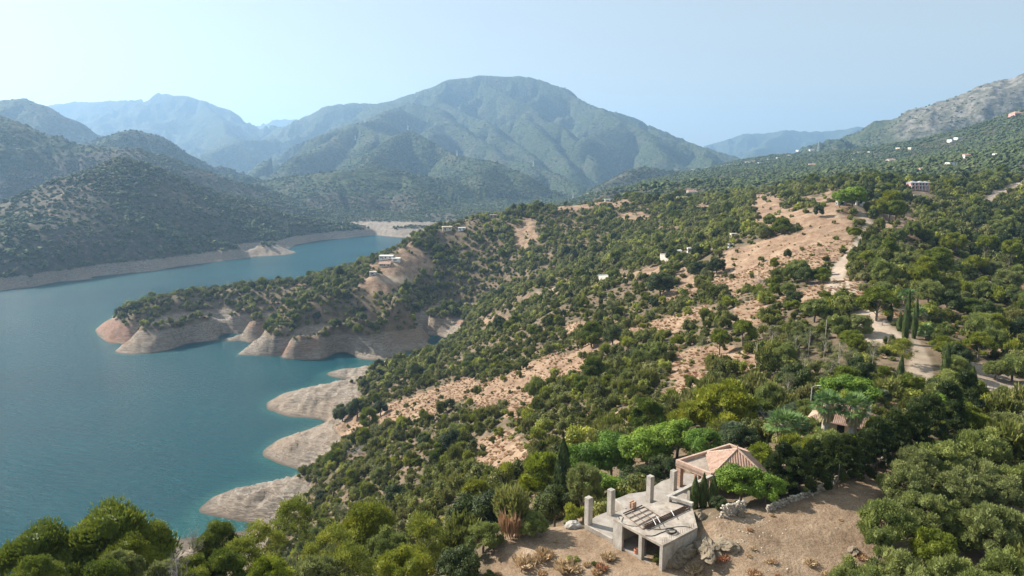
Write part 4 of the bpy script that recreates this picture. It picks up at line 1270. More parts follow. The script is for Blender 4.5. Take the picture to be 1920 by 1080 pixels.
for k in range(27):
    y_ = -3.25 + 0.25 * k
    for sg in (-1, 1):
        fr = 1 - abs(y_) / 3.4
        s.tube([(sg * 4.6, y_, HW + 0.05), (sg * (4.6 - 3.7 * fr), y_, HW + 0.05 + 1.7 * fr)], 0.07, 4)
s.done('cover_tiles', PALE_TILE, th, kind='stuff')
Shape().box(2.6, 3.2, 0.4, 1.0, HW + 0.2, HW + 1.9).done('chimney', CREAM, th)
for x_ in (-2.6, 0, 2.6):
    f_ = Shape().box(x_ - .6, x_ + .6, -3.06, -3.0, 0.8, 2.0).done('window', CREAM, th)
    Shape().box(x_ - .5, x_ + .5, -3.09, -3.062, 0.9, 1.9).done('pane', GLASS, f_)
keep_out.append((tX, tY, 5.5))

# the pink villa
x, y, z, dd = hit(1722, 356)
pvx = thing('pink_villa', 'two storey pink villa with dark hipped roofs and a pillared porch on the wooded slope', 'villa', (x, y, z), 0.15)
S_ = dd / FOCAL
Shape().box(-20 * S_, 18 * S_, -4 * S_, 8 * S_, -3, 12.5 * S_).done('wall', PINK, pvx)
Shape().box(-27 * S_, -20.01 * S_, -3 * S_, 6 * S_, -3, 3.5 * S_).done('low_wing', PINK, pvx)
for cx, w_ in ((-12, 9), (3, 8), (14, 7)):
    s = Shape(); q = [((cx - w_) * S_, -5 * S_, 12.52 * S_), ((cx + w_) * S_, -5 * S_, 12.52 * S_), ((cx + w_) * S_, 9 * S_, 12.52 * S_), ((cx - w_) * S_, 9 * S_, 12.52 * S_)]
    ap_ = (cx * S_, 2 * S_, 16 * S_ if cx != 14 else 15 * S_)
    for i in range(4): s.poly([q[i], q[(i + 1) % 4], ap_])
    s.poly(q[::-1]); s.done('roof', ROOF_GREY, pvx)
for cx in (-15, -8, 0, 5.5, 12):
    for zz_ in (9.8, 3.6):
        f_ = Shape().box((cx - 2.2) * S_, (cx + 2.2) * S_, -4.25 * S_, -4.0 * S_, (zz_ - 2.2) * S_, (zz_ + 2.2) * S_).done('window', WHITE, pvx)
        Shape().box((cx - 1.8) * S_, (cx + 1.8) * S_, -4.35 * S_, -4.26 * S_, (zz_ - 1.9) * S_, (zz_ + 1.9) * S_).done('pane', GLASS, f_)
Shape().box(-20.5 * S_, 18.5 * S_, -6.5 * S_, -4.01 * S_, 7.2 * S_, 7.7 * S_).done('balcony', WHITE, pvx)
for cx in (-19, -11, -3, 3, 10, 17):
    Shape().box((cx - .5) * S_, (cx + .5) * S_, -6.3 * S_, -5.4 * S_, -2, 7.18 * S_).done('porch_column', WHITE, pvx)
keep_out.append((x, y + 1, 30 * S_)); keep_out.append((x * 0.97, y * 0.97, 22 * S_)); keep_out.append((x * 0.94, y * 0.94, 14 * S_))

Hs = house
Hs(1297, 369, 17, 'white two storey house with a terracotta gable on the skyline of the middle hill', 2.7, 0.7, WHITE, 'gable', 0.3, 2, 2)
Hs(1280, 374, 20, 'low cream annex left of the white hilltop house', 2.2, 0.5, CREAM, 'flat', 0.2, 2, name='low_annex', cat='building')
Hs(724, 486, 26, 'white flat roofed house in the middle of the peninsula terraces', 2.8, 0.5, WHITE, 'flat', -0.1, 3)
Hs(742, 490, 16, 'white cube house touching the middle house of the peninsula', 2.4, 0.8, WHITE, 'flat', 0.1, 1)
Hs(722, 501, 22, 'pale pink walled terrace house just below the white peninsula houses', 2.2, 0.6, CREAM, 'gable', -0.1, 3, name='pink_house')
Hs(699, 516, 13, 'small bluish shed near the bottom of the peninsula clearing', 2.2, 0.6, PALE_STEEL, 'flat', 0, 1, name='shed', cat='shed')
Hs(755, 456, 18, 'pale hut at the top of the peninsula clearing', 2.3, 0.5, CREAM, 'flat', 0.1, 2)
Hs(838, 433, 18, 'cream house among pines at the crest above the peninsula', 3.6, 0.6, CREAM, 'flat', 0.2, 2, name='cream_house')
Hs(866, 434, 14, 'long white hut right of the cream house above the peninsula', 2.4, 0.5, WHITE, 'flat', 0, 2)
Hs(925, 409, 14, 'grey hut on the skyline crest of the middle hill', 2.4, 0.6, CONCRETE, 'flat', 0, 2, name='hut', cat='hut')
Hs(1140, 378, 12, 'white wall house on the ridge left of the hilltop house', 2.2, 0.5, WHITE, 'flat', 0, 1)
Hs(1272, 477, 12, 'white shed left of the dark cypress row of huts on the crest', 2.0, 0.7, WHITE, 'flat', 0.1, 1, name='shed', cat='shed')
Hs(1246, 486, 10, 'lowest white shed at the left end of the crest huts', 1.6, 0.6, WHITE, 'flat', 0, 1, name='shed', cat='shed')
Hs(1293, 473, 8, 'small white cube on the crest track, middle of the huts', 2.0, 0.8, WHITE, 'flat', 0, 1, name='shed', cat='shed')
Hs(1312, 477, 7, 'white kiosk with a dark doorway in front of the grey tree', 2.4, 0.8, WHITE, 'flat', 0.1, 1, name='kiosk', cat='kiosk')
Hs(1376, 447, 12, 'cream hut with dark openings above the bare slope', 2.1, 0.6, CREAM, 'flat', 0.1, 2, name='hut', cat='hut')
Hs(1371, 463, 10, 'low grey roofed shed at the top of the bare slope', 1.0, 0.6, PALE_STEEL, 'flat', 0.1, 1, name='shed', cat='shed')
Hs(1157, 516, 7, 'tiny white hut on the pale terrace', 1.7, 0.8, WHITE, 'flat', 0, 1, name='hut', cat='hut')
Hs(1612, 386, 16, 'white post carport on the knoll between the big trees', 3.0, 0.6, WHITE, 'flat', 0, 1, name='carport', cat='carport')
Hs(1578, 385, 16, 'grey flat roofed shed at the left edge of the knoll', 1.4, 0.5, PALE_STEEL, 'flat', 0, 1, name='shed', cat='shed')
far = [(1800, 262, 14, 'white villa with a tower high under the rocky mountain', 'flat', 4.2, WHITE), (1789, 265, 16, 'long white villa next to the towered one', 'flat', 2.6, WHITE), (1672, 304, 14, 'white villa right of the round dark wood', 'gable', 3, WHITE), (1813, 296, 12, 'small white villa below the pair of poles', 'gable', 3, WHITE),
       (1785, 310, 16, 'white bungalow with a curved drive', 'flat', 2.6, WHITE), (1872, 298, 14, 'tall white house with an arched front at the right', 'flat', 5, WHITE), (1883, 297, 12, 'lower white wing right of the tall arched house', 'flat', 2.6, WHITE), (1523, 312, 14, 'white villa among cypresses below the mast', 'gable', 3, WHITE), (1539, 311, 8, 'small white outbuilding right of the villa under the mast', 'flat', 3, WHITE),
       (1501, 285, 12, 'white villa on the crest left of the mast', 'flat', 3.5, WHITE), (1522, 284, 9, 'pale villa between crest villa and mast', 'gable', 3.5, WHITE), (1601, 301, 7, 'white dot of a house below the mast ridge, right', 'flat', 3, WHITE), (1611, 288, 6, 'white cottage on the saddle left of the rocky foot', 'gable', 3, WHITE), (1425, 307, 8, 'white cottage at the left end of the mast ridge', 'flat', 3, WHITE),
       (1692, 280, 16, 'tan long house at the foot of the rocky mountain', 'flat', 3.2, CREAM), (1712, 279, 12, 'tan house beside the long tan one', 'flat', 2.8, CREAM), (1909, 216, 20, 'pink house with a red roof high at the right edge', 'hip', 3.4, PINK), (1633, 287, 8, 'pale house where the mast ridge meets the rocky foot', 'flat', 3.2, CREAM), (1560, 330, 8, 'small villa in the dark wood left of the knoll', 'gable', 3, WHITE),
       (1728, 322, 8, 'small pale gabled house above the pink villa', 'gable', 3, CREAM)]
for px, py, w_, lab, rf_, h_, mt in far:
    Hs(px, py, w_, lab, h_, 0.7, mt, rf_, 0.15, 2, name='villa', cat='villa')
vl = [(1300, 321, 7), (1308, 320, 6), (1317, 318, 8), (1325, 317, 6), (1333, 314, 8), (1341, 312, 6), (1265, 326, 8), (1275, 327, 6), (1357, 304, 7), (1366, 302, 6), (1383, 297, 6), (1391, 296, 5), (1402, 300, 7), (1350, 308, 6), (1290, 324, 7), (1415, 295, 6), (1440, 292, 6), (1460, 290, 6), (1480, 288, 5), (1372, 305, 5)]
vrng = random.Random(4)
ORD = 'first second third fourth fifth sixth seventh eighth ninth tenth eleventh twelfth thirteenth fourteenth fifteenth sixteenth seventeenth eighteenth nineteenth twentieth'.split()
ORD += ['twenty ' + w_ for w_ in ORD[:9]] + ['thirtieth'] + ['thirty ' + w_ for w_ in ORD[:9]]
for i, (px, py, w_) in enumerate(vl):
    Hs(px, py, w_, 'small white house of the far village ridge, ' + ORD[sorted(q[0] for q in vl).index(px)] + ' from the left', 3 + vrng.random() * 2, 0.8, WHITE, 'gable' if i % 3 == 0 else 'flat', vrng.random(), 2, name='village_house', cat='house', group='white houses of the far village', d=1900 + 12 * i)
# pale levelled terraces
for px, py, w_, d_, lab in [(1150, 521, 44, 14, 'pale levelled terrace on the crest with a tiny hut'), (1275, 480, 60, 12, 'pale retaining strip along the crest huts')]:
    x, y, z, dd = hit(px, py)
    t = thing('levelled_terrace', lab, 'terrace', (x, y, z - 0.2), 0.25)
    W = w_ * dd / FOCAL
    Shape().box(-W / 2, W / 2, -d_ / 2, d_ / 2, -2.5, 0.55).done('slab', TERRACE, t)
    Shape().box(-W / 2, W / 2, d_ / 2 + 0.01, d_ / 2 + 0.3, -2.5, 1.0).done('wall', WHITE, t)
    keep_out.append((x, y, W * 0.5))
x, y, z, dd = hit(1733, 372)
rw = thing('retaining_wall', 'pale double retaining wall below the pink villa', 'wall', (x, y, z), 0.1)
Shape().box(-4.5, 4.5, 0, 0.4, -1.5, 0.8).done('lower_wall', CREAM, rw)
Shape().box(-4.8, 4.8, 3, 3.4, -1.0, 2.2).done('upper_wall', CREAM, rw)
keep_out.append((x * .985, y * .985, 4.0)); keep_out.append((x, y, 4.0))

# nothing grows on the drive or right beside it
for px_, py_ in [(1727, 735), (1726, 715), (1724, 695), (1722, 675), (1718, 655), (1714, 635)]:
    x, y, z, dd = hit(px_, py_)
    keep_out.append((x, y, 2.6)); keep_out.append((x * 0.975, y * 0.975, 2.4)); keep_out.append((x * 0.95, y * 0.95, 2.0))
# ------------------------------------------------------------------ plants: materials
def leaf_material(name, stops, patch=0.0, translucency=0.3, rough=0.6):
    """foliage of one kind: every plant takes its own tone from the range, every clump a slight shift, inner faces a darker painted shade"""
    m, nt, b = new_mat(name)
    oi = N(nt, 'ShaderNodeObjectInfo')
    tone = oi.outputs['Random']
    col = ramp(nt, tone, stops)
    t = attr(nt, 'tint')
    hsv = N(nt, 'ShaderNodeHueSaturation')
    nt.links.new(col, hsv.inputs['Color'])
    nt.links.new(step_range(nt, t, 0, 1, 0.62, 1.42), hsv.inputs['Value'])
    nt.links.new(step_range(nt, t, 0, 1, 0.515, 0.485), hsv.inputs['Hue'])
    nt.links.new(hsv.outputs[0], b.inputs['Base Color'])
    b.inputs['Roughness'].default_value = rough
    b.inputs['Specular IOR Level'].default_value = 0.25
    if translucency > 0:
        tr = N(nt, 'ShaderNodeBsdfTranslucent')
        nt.links.new(hsv.outputs[0], tr.inputs['Color'])
        mx = N(nt, 'ShaderNodeMixShader')
        mx.inputs[0].default_value = translucency
        nt.links.new(b.outputs[0], mx.inputs[1]); nt.links.new(tr.outputs[0], mx.inputs[2])
        nt.links.new(mx.outputs[0], nt.nodes['Material Output'].inputs['Surface'])
    return m

LM = {
 'pine': leaf_material('pine needles', [(0.0, (0.115, 0.152, 0.022)), (0.5, (0.172, 0.205, 0.026)), (1.0, (0.230, 0.247, 0.028))]),
 'airy': leaf_material('young needles', [(0.0, (0.165, 0.198, 0.030)), (1.0, (0.253, 0.270, 0.045))], translucency=0.4),
 'yellowpine': leaf_material('yellow-green needles', [(0.0, (0.195, 0.234, 0.021)), (1.0, (0.260, 0.260, 0.026))]),
 'broadleaf': leaf_material('bright green leaves', [(0.0, (0.122, 0.215, 0.031)), (1.0, (0.203, 0.297, 0.037))], translucency=0.35),
 'darkleaf': leaf_material('dark green leaves', [(0.0, (0.042, 0.062, 0.019)), (1.0, (0.084, 0.110, 0.028))]),
 'olive': leaf_material('grey-green leaves', [(0.0, (0.165, 0.199, 0.055)), (0.5, (0.220, 0.253, 0.068)), (1.0, (0.198, 0.218, 0.078))]),
 'oak': leaf_material('scrub leaves', [(0.0, (0.084, 0.097, 0.027)), (0.30, (0.136, 0.149, 0.034)), (0.55, (0.177, 0.194, 0.039)), (0.75, (0.199, 0.193, 0.071)), (0.9, (0.237, 0.263, 0.042)), (1.0, (0.321, 0.335, 0.048))]),
 'scrubfar': leaf_material('woodland leaves', [(0.0, (0.048, 0.068, 0.028)), (0.5, (0.064, 0.086, 0.034)), (1.0, (0.090, 0.112, 0.044))], translucency=0.0, rough=0.9),
 'cypress': leaf_material('cypress leaves', [(0.0, (0.053, 0.081, 0.029)), (1.0, (0.114, 0.155, 0.043))]),
 'palm': leaf_material('palm fronds', [(0.0, (0.075, 0.144, 0.043)), (1.0, (0.127, 0.203, 0.060))], rough=0.4),
 'pale_palm': leaf_material('grey palm fronds', [(0.0, (0.130, 0.169, 0.098)), (1.0, (0.169, 0.208, 0.117))], rough=0.4),
 'thatch': leaf_material('dead fronds', [(0.0, (0.34, 0.28, 0.15)), (1.0, (0.44, 0.37, 0.20))], translucency=0.1),
 'straw': leaf_material('dry grass', [(0.0, (0.42, 0.29, 0.16)), (0.4, (0.50, 0.38, 0.23)), (0.7, (0.40, 0.24, 0.13)), (1.0, (0.34, 0.15, 0.08))], translucency=0.2),
 'sparse': leaf_material('sparse leaves', [(0.0, (0.143, 0.156, 0.072)), (0.5, (0.169, 0.202, 0.065)), (1.0, (0.208, 0.189, 0.104))]),
}
# ------------------------------------------------------------------ plants: shapes
class Leaves:
    """collects leaf-sized faces"""
    def __init__(self):
        self.v = []; self.tint = []
    def add(self, centre, normal, size, rng, aspect=1.0, tint=0.5, along=None):
        n_ = normal / (np.linalg.norm(normal, axis=1, keepdims=True) + 1e-9)
        k = len(centre)
        if along is None:
            a = rng.normal(size=(k, 3))
        else:
            a = along
        a = a - n_ * np.sum(a * n_, axis=1, keepdims=True)
        a /= np.linalg.norm(a, axis=1, keepdims=True) + 1e-9
        b = np.cross(n_, a)
        s = np.asarray(size).reshape(-1, 1) * (0.65 + 0.7 * rng.random((k, 1)))
        la, lb = a * s * aspect, b * s
        q = np.stack([centre - la, centre - lb * 0.8 + la * 0.1, centre + la, centre + lb * 0.8 - la * 0.1], 1)
        self.v.append(q)
        self.tint.append(np.clip(np.broadcast_to(np.asarray(tint, float), (k,)) + rng.normal(size=k) * 0.10, 0, 1))
    def build(self, name, mat, extra=None):
        v = np.concatenate(self.v).reshape(-1, 3)
        t = np.concatenate(self.tint)
        f = np.arange(len(v)).reshape(-1, 4)
        me = mesh_from(v, f, name, False)
        at = me.attributes.new('tint', 'FLOAT', 'FACE')
        at.data.foreach_set('value', t.astype(np.float32))
        me.materials.append(mat)
        return me

def sphere_dirs(k, rng):
    d = rng.normal(size=(k, 3))
    return d / np.linalg.norm(d, axis=1, keepdims=True)

def lobed_crown(name, mat, rng, hull, n_lobes, lobe_r, per_lobe, leaf, spiky=0.0, up=0.25, core=True, flat=0.85, height=1.0, shell=0.35):
    """a crown of many clumps; hull(rng) gives the place of a clump's centre (radius about 1, z from 0 to height)"""
    L = Leaves()
    lobes = [hull(rng) for _ in range(n_lobes)]
    for c in lobes:
        r = lobe_r * (0.65 + 0.7 * rng.random())
        tint = np.clip(0.5 + rng.normal() * 0.2, 0.08, 0.95)
        k = int(per_lobe * (r / lobe_r) ** 2)
        d = sphere_dirs(k, rng)
        d[:, 2] = np.where(d[:, 2] < -0.35, -d[:, 2], d[:, 2])
        wob = 1 + 0.22 * np.sin(d[:, 0] * 5 + c[0] * 9) * np.cos(d[:, 1] * 6 + c[1] * 7 + d[:, 2] * 4)
        rad = r * (1 - shell * rng.random(k) ** 1.6) * wob
        p = np.array(c) + d * rad[:, None] * np.array([1, 1, flat])
        if spiky > 0:
            nrm = np.cross(d + np.array([0, 0, up]), rng.normal(size=(k, 3)))
            L.add(p, nrm, leaf, rng, aspect=2.2, tint=tint, along=d * 0.8 + np.array([0, 0, up * 2]) + rng.normal(size=(k, 3)) * 0.35)
        else:
            L.add(p, d + rng.normal(size=(k, 3)) * 0.55 + np.array([0, 0, up]), leaf, rng, aspect=1.25, tint=tint)
        if core:
            kc = max(10, int(6 * (r / leaf) ** 0.5))
            dc = sphere_dirs(kc, rng)
            L.add(np.array(c) + dc * r * 0.55 * np.array([1, 1, flat]), dc, r * 0.5, rng, aspect=1.0, tint=tint * 0.8)  # core faces tinted darker: shade inside the clump put into the colour
    return L.build(name, mat)

def ball_hull(rz=0.75, zc=0.8, inner=0.35):
    def f(rng):
        while True:
            d = sphere_dirs(1, rng)[0]
            if d[2] > -0.55:
                break
        q = (inner + (1 - inner) * rng.random() ** 0.45) * 0.76
        return np.array([d[0] * q, d[1] * q, zc + d[2] * q * rz])
    return f

def umbrella_hull(rng):
    a = rng.random() * 2 * math.pi
    q = 0.78 * math.sqrt(rng.random())
    return np.array([q * math.cos(a), q * math.sin(a), 0.95 + 0.42 * math.sqrt(max(0, 1 - q * q)) * (0.55 + 0.45 * rng.random()) - 0.25 * rng.random() * (1 - q)])

def layered_hull(rng):
    # Aleppo pine: clumps on ascending limbs, heavier above
    t = rng.random() ** 0.7
    a = rng.random() * 2 * math.pi
    w = (0.85 - 0.62 * max(0, t - 0.45) / 0.55) * (0.5 + 0.5 * min(1, t / 0.3))
    q = w * math.sqrt(rng.random() * 0.7 + 0.3)
    return np.array([q * math.cos(a), q * math.sin(a), 0.45 + 1.45 * t])

def cone_hull(rng):
    t = rng.random() ** 1.1
    a = rng.random() * 2 * math.pi
    q = (0.72 * (1 - t) ** 0.65 + 0.05)
    return np.array([q * math.cos(a), q * math.sin(a), 0.15 + 2.2 * t])

def join_tubes(tubes, name, mat):
    vs, fs = [], []
    for v, f in tubes:
        o = len(vs)
        vs += v; fs += [tuple(i + o for i in q) for q in f]
    me = mesh_from(np.array(vs), np.array(fs), name, True)
    me.materials.append(mat)
    return me

def trunk_mesh(name, rng, top=0.9, r0=0.06, limbs=7, spread=0.6, mat=None, lean=0.08, zlimb=0.35, ztop=1.2):
    tb = []
    x = rng.normal() * lean; y = rng.normal() * lean
    path = [(0, 0, -0.25), (x * 0.2, y * 0.2, top * 0.3), (x * 0.7, y * 0.5, top * 0.65), (x, y, top)]
    tb.append(tube(path, [r0 * 1.3, r0, r0 * 0.75, r0 * 0.4], 7))
    for k in range(limbs):
        a = 2 * math.pi * (k + rng.random() * 0.6) / limbs
        z0_ = zlimb + (top - zlimb) * rng.random() * 0.9
        q = spread * (0.6 + 0.5 * rng.random())
        z1 = z0_ + (ztop - z0_) * (0.45 + 0.4 * rng.random())
        s = z0_ / top
        p0 = (x * s, y * s, z0_)
        tb.append(tube([p0, (x * s + q * 0.45 * math.cos(a), y * s + q * 0.45 * math.sin(a), z0_ + (z1 - z0_) * 0.35), (x * s + q * math.cos(a), y * s + q * math.sin(a), z1)], [r0 * 0.5, r0 * 0.32, r0 * 0.12], 5))
    return join_tubes(tb, name, mat or BARK)

RNG = np.random.default_rng(7)
def dead_mesh(name, rng, mat):
    tb = [tube([(0, 0, -0.2), (0.03, 0.02, 0.5), (0.0, 0.04, 1.1), (0.02, 0, 1.6)], [0.05, 0.04, 0.025, 0.008], 6)]
    for k in range(26):
        a = rng.random() * 6.283; z0_ = 0.35 + rng.random() * 1.0
        q = (0.3 + 0.55 * rng.random()) * (1.5 - z0_ * 0.6)
        e = np.array([q * math.cos(a), q * math.sin(a), z0_ + 0.25 + 0.45 * rng.random()])
        mid = np.array([e[0] * 0.5, e[1] * 0.5, z0_ + 0.12])
        tb.append(tube([(0.02, 0.02, z0_), tuple(mid), tuple(e)], [0.018, 0.012, 0.004], 4))
        for _ in range(7):
            s = rng.random() * 0.7 + 0.3
            st = mid * (1 - s) + e * s
            en = st + rng.normal(size=3) * 0.16 + np.array([math.cos(a) * 0.12, math.sin(a) * 0.12, 0.14])
            tb.append(tube([tuple(st), tuple(en)], [0.007, 0.003], 3))
    return join_tubes(tb, name, mat)

def frond_leaves(L, base, direction, length, droop, width, rng, n_=26, tint=0.5, leaf=0.03, fan=False):
    """one palm frond: a bending midrib with leaflets on both sides (a fan: leaflets from the end)"""
    d = np.array(direction, float); d /= np.linalg.norm(d)
    side = np.cross(d, [0, 0, 1.0]); side /= np.linalg.norm(side) + 1e-9
    pts = []
    for k in range(n_):
        t = (k + 1) / n_
        pts.append(np.array(base) + d * length * t + np.array([0, 0, -droop * length * t * t]))
    pts = np.array(pts)
    if fan:
        hub = pts[int(n_ * 0.55)]
        dr = pts[-1] - hub; dr /= np.linalg.norm(dr)
        k = 18
        ang = np.linspace(-1.45, 1.45, k)
        al = np.cos(ang)[:, None] * dr + np.sin(ang)[:, None] * side
        cen = hub + al * width * 0.5 + np.array([0, 0, -0.02])
        nrm = np.cross(al, np.cross(dr, side)); nrm = np.cross(al, nrm)
        L.add(cen, np.cross(al, side) * 0 + np.cross(dr, side) + rng.normal(size=(k, 3)) * 0.25, np.full(k, width * 0.085), rng, aspect=5.5, tint=tint, along=al)
        L.add(pts[:int(n_ * 0.55)], np.tile(np.cross(d, side), (int(n_ * 0.55), 1)), length * 0.035, rng, aspect=2.0, tint=tint, along=np.tile(d, (int(n_ * 0.55), 1)))
    else:
        for sgn in (-1, 1):
            al = side * sgn * 0.9 + d * 0.55 + np.array([0, 0, -0.12])
            al = np.tile(al / np.linalg.norm(al), (n_, 1)) + rng.normal(size=(n_, 3)) * 0.08
            w = width * np.sin(np.linspace(0.35, math.pi - 0.15, n_))
            cen = pts + al * w[:, None] * 0.5
            nrm = np.tile(np.cross(al[0], d), (n_, 1)) + rng.normal(size=(n_, 3)) * 0.2
            L.add(cen, nrm, w * 0.16 + 0.004, rng, aspect=3.2, tint=tint, along=al)

def palm_crown(name, mat, rng, fan, n_fronds, length, droop):
    L = Leaves()
    for k in range(n_fronds):
        a = 2.399 * k
        el = 1.25 - 1.55 * (k / n_fronds) + rng.normal() * 0.08
        d = (math.cos(a) * math.cos(el), math.sin(a) * math.cos(el), math.sin(el))
        frond_leaves(L, (0, 0, 0), d, length * (0.85 + 0.25 * rng.random()), droop, length * (0.55 if fan else 0.34), rng, n_=14 if fan else 26, tint=0.45 + 0.3 * rng.random(), fan=fan)
    return L.build(name, mat)

def skirt_mesh(name, mat, rng, r, h):
    L = Leaves()
    k = 420
    a = rng.random(k) * 6.283; t = rng.random(k)
    rad = r * (1.25 - 0.65 * t) * (0.8 + 0.35 * rng.random(k))
    c = np.stack([rad * np.cos(a), rad * np.sin(a), -t * h], 1)
    L.add(c, np.stack([np.cos(a), np.sin(a), 0.25 * np.ones(k)], 1) + rng.normal(size=(k, 3)) * 0.3, 0.06 * h, rng, aspect=3.2, tint=0.5, along=np.stack([0.3 * np.cos(a), 0.3 * np.sin(a), -np.ones(k)], 1))
    return L.build(name, mat)

def make_protos():
    P = {}
    r = lambda s: np.random.default_rng(s)
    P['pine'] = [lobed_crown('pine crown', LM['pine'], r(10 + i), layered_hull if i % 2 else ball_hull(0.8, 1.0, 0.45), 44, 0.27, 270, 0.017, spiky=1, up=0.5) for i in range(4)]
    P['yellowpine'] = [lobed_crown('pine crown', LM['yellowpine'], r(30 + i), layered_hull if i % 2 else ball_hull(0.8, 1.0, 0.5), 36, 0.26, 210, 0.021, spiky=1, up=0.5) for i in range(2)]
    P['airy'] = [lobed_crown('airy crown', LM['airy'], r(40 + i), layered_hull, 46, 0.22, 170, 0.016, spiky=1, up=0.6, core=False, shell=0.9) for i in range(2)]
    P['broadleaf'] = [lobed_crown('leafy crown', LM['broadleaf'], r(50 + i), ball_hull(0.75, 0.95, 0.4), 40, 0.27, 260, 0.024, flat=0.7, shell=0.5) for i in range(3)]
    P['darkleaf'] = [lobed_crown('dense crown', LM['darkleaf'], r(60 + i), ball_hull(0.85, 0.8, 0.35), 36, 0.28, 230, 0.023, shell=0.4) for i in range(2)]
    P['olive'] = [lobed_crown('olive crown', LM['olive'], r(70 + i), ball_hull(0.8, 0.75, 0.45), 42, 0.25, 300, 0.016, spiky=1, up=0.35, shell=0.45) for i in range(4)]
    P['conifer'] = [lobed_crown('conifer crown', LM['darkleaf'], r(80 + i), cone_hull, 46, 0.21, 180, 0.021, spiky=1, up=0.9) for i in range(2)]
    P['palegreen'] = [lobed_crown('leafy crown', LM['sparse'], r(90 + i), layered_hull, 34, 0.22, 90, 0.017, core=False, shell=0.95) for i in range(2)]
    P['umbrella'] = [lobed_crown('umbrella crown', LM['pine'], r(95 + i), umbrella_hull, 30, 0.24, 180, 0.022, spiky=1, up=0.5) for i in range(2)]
    def cyp(seed):
        rng = r(seed); L = Leaves()
        k = 2600
        t = rng.random(k); a = rng.random(k) * 6.283
        w = np.sin(np.pi * np.clip(t * 0.93 + 0.07, 0, 1)) ** 0.55 * (1 - 0.45 * t) * (1 + 0.15 * np.sin(a * 4 + t * 17)) * (0.85 + 0.15 * rng.random(k))
        c = np.stack([w * np.cos(a), w * np.sin(a), t * 2.0], 1)
        L.add(c, np.stack([np.cos(a), np.sin(a), 0.3 * np.ones(k)], 1) + rng.normal(size=(k, 3)) * 0.4, 0.055, rng, aspect=1.7, tint=0.5 + 0.25 * np.sin(a * 3 + t * 9), along=np.tile([0, 0, 1.0], (k, 1)) + rng.normal(size=(k, 3)) * 0.25)
        L.add(c * np.array([0.6, 0.6, 1]), np.stack([np.cos(a), np.sin(a), 0 * a], 1), 0.09, rng, aspect=1.5, tint=0.3)  # inner layer gets a darker tint, the crown's inner shade painted in
        return L.build('cypress crown', LM['cypress'])
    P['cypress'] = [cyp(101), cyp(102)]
    # shrubs of the slopes, three levels of size in the picture
    P['shrub'] = [lobed_crown('shrub', LM['oak'], r(120 + i), ball_hull(0.62, 0.50, 0.25), 13, 0.38, 95, 0.050, up=0.4, flat=0.9, spiky=(i % 2)) for i in range(6)]
    P['shrub_low'] = [lobed_crown('shrub', LM['oak'], r(140 + i), ball_hull(0.62, 0.50, 0.2), 9, 0.42, 46, 0.085, up=0.4, core=True) for i in range(5)]
    P['straw'] = []
    for i in range(3):
        rng = r(160 + i); L = Leaves(); k = 150
        a = rng.random(k) * 6.283; q = rng.random(k) ** 0.6
        c = np.stack([q * np.cos(a) * 0.8, q * np.sin(a) * 0.8, 0.28 + 0.2 * rng.random(k)], 1)
        L.add(c, np.stack([-np.sin(a), np.cos(a), 0 * a], 1) + rng.normal(size=(k, 3)) * 0.5, 0.10, rng, aspect=3.0, tint=0.5, along=np.stack([np.cos(a) * 0.7, np.sin(a) * 0.7, np.ones(k)], 1))
        P['straw'].append(L.build('grass tuft', LM['straw']))
    P['far'] = []
    for i in range(6):
        rng = r(180 + i)
        bm = bmesh.new()
        bmesh.ops.create_icosphere(bm, subdivisions=2, radius=1.0)
        off = rng.random(3) * 9
        for v in bm.verts:
            d = v.co.normalized()
            k = 1 + 0.26 * math.sin(d.x * 4.1 + off[0]) * math.cos(d.y * 4.7 + off[1]) + 0.2 * math.sin(d.z * 6 + off[2] + d.x * 5) + 0.12 * rng.normal()
            v.co = Vector((d.x * k * 0.95, d.y * k * 0.95, 0.5 + d.z * k * 0.72))
        me = bpy.data.meshes.new('woodland crown')
        bm.to_mesh(me); bm.free()
        at = me.attributes.new('tint', 'FLOAT', 'FACE')
        at.data.foreach_set('value', np.clip(0.5 + rng.normal(size=len(me.polygons)) * 0.28, 0, 1).astype(np.float32))
        me.materials.append(LM['scrubfar'])
        P['far'].append(me)
    return P
PROTO = make_protos()
TRUNK = {
 'pine': [trunk_mesh('pine trunk', np.random.default_rng(200 + i), 1.3, 0.05, 9, 0.6, ztop=1.5) for i in range(3)],
 'short': [trunk_mesh('short trunk', np.random.default_rng(210 + i), 0.8, 0.06, 6, 0.5, ztop=1.1) for i in range(2)],
 'pale': [trunk_mesh('pale trunk', np.random.default_rng(220 + i), 1.7, 0.022, 10, 0.45, mat=PALE_BARK, ztop=1.9) for i in range(2)],
}
DEAD = [dead_mesh('dead branches', np.random.default_rng(230 + i), bark_material('grey dead wood', (0.22, 0.19, 0.18), (0.40, 0.36, 0.34))) for i in range(2)]

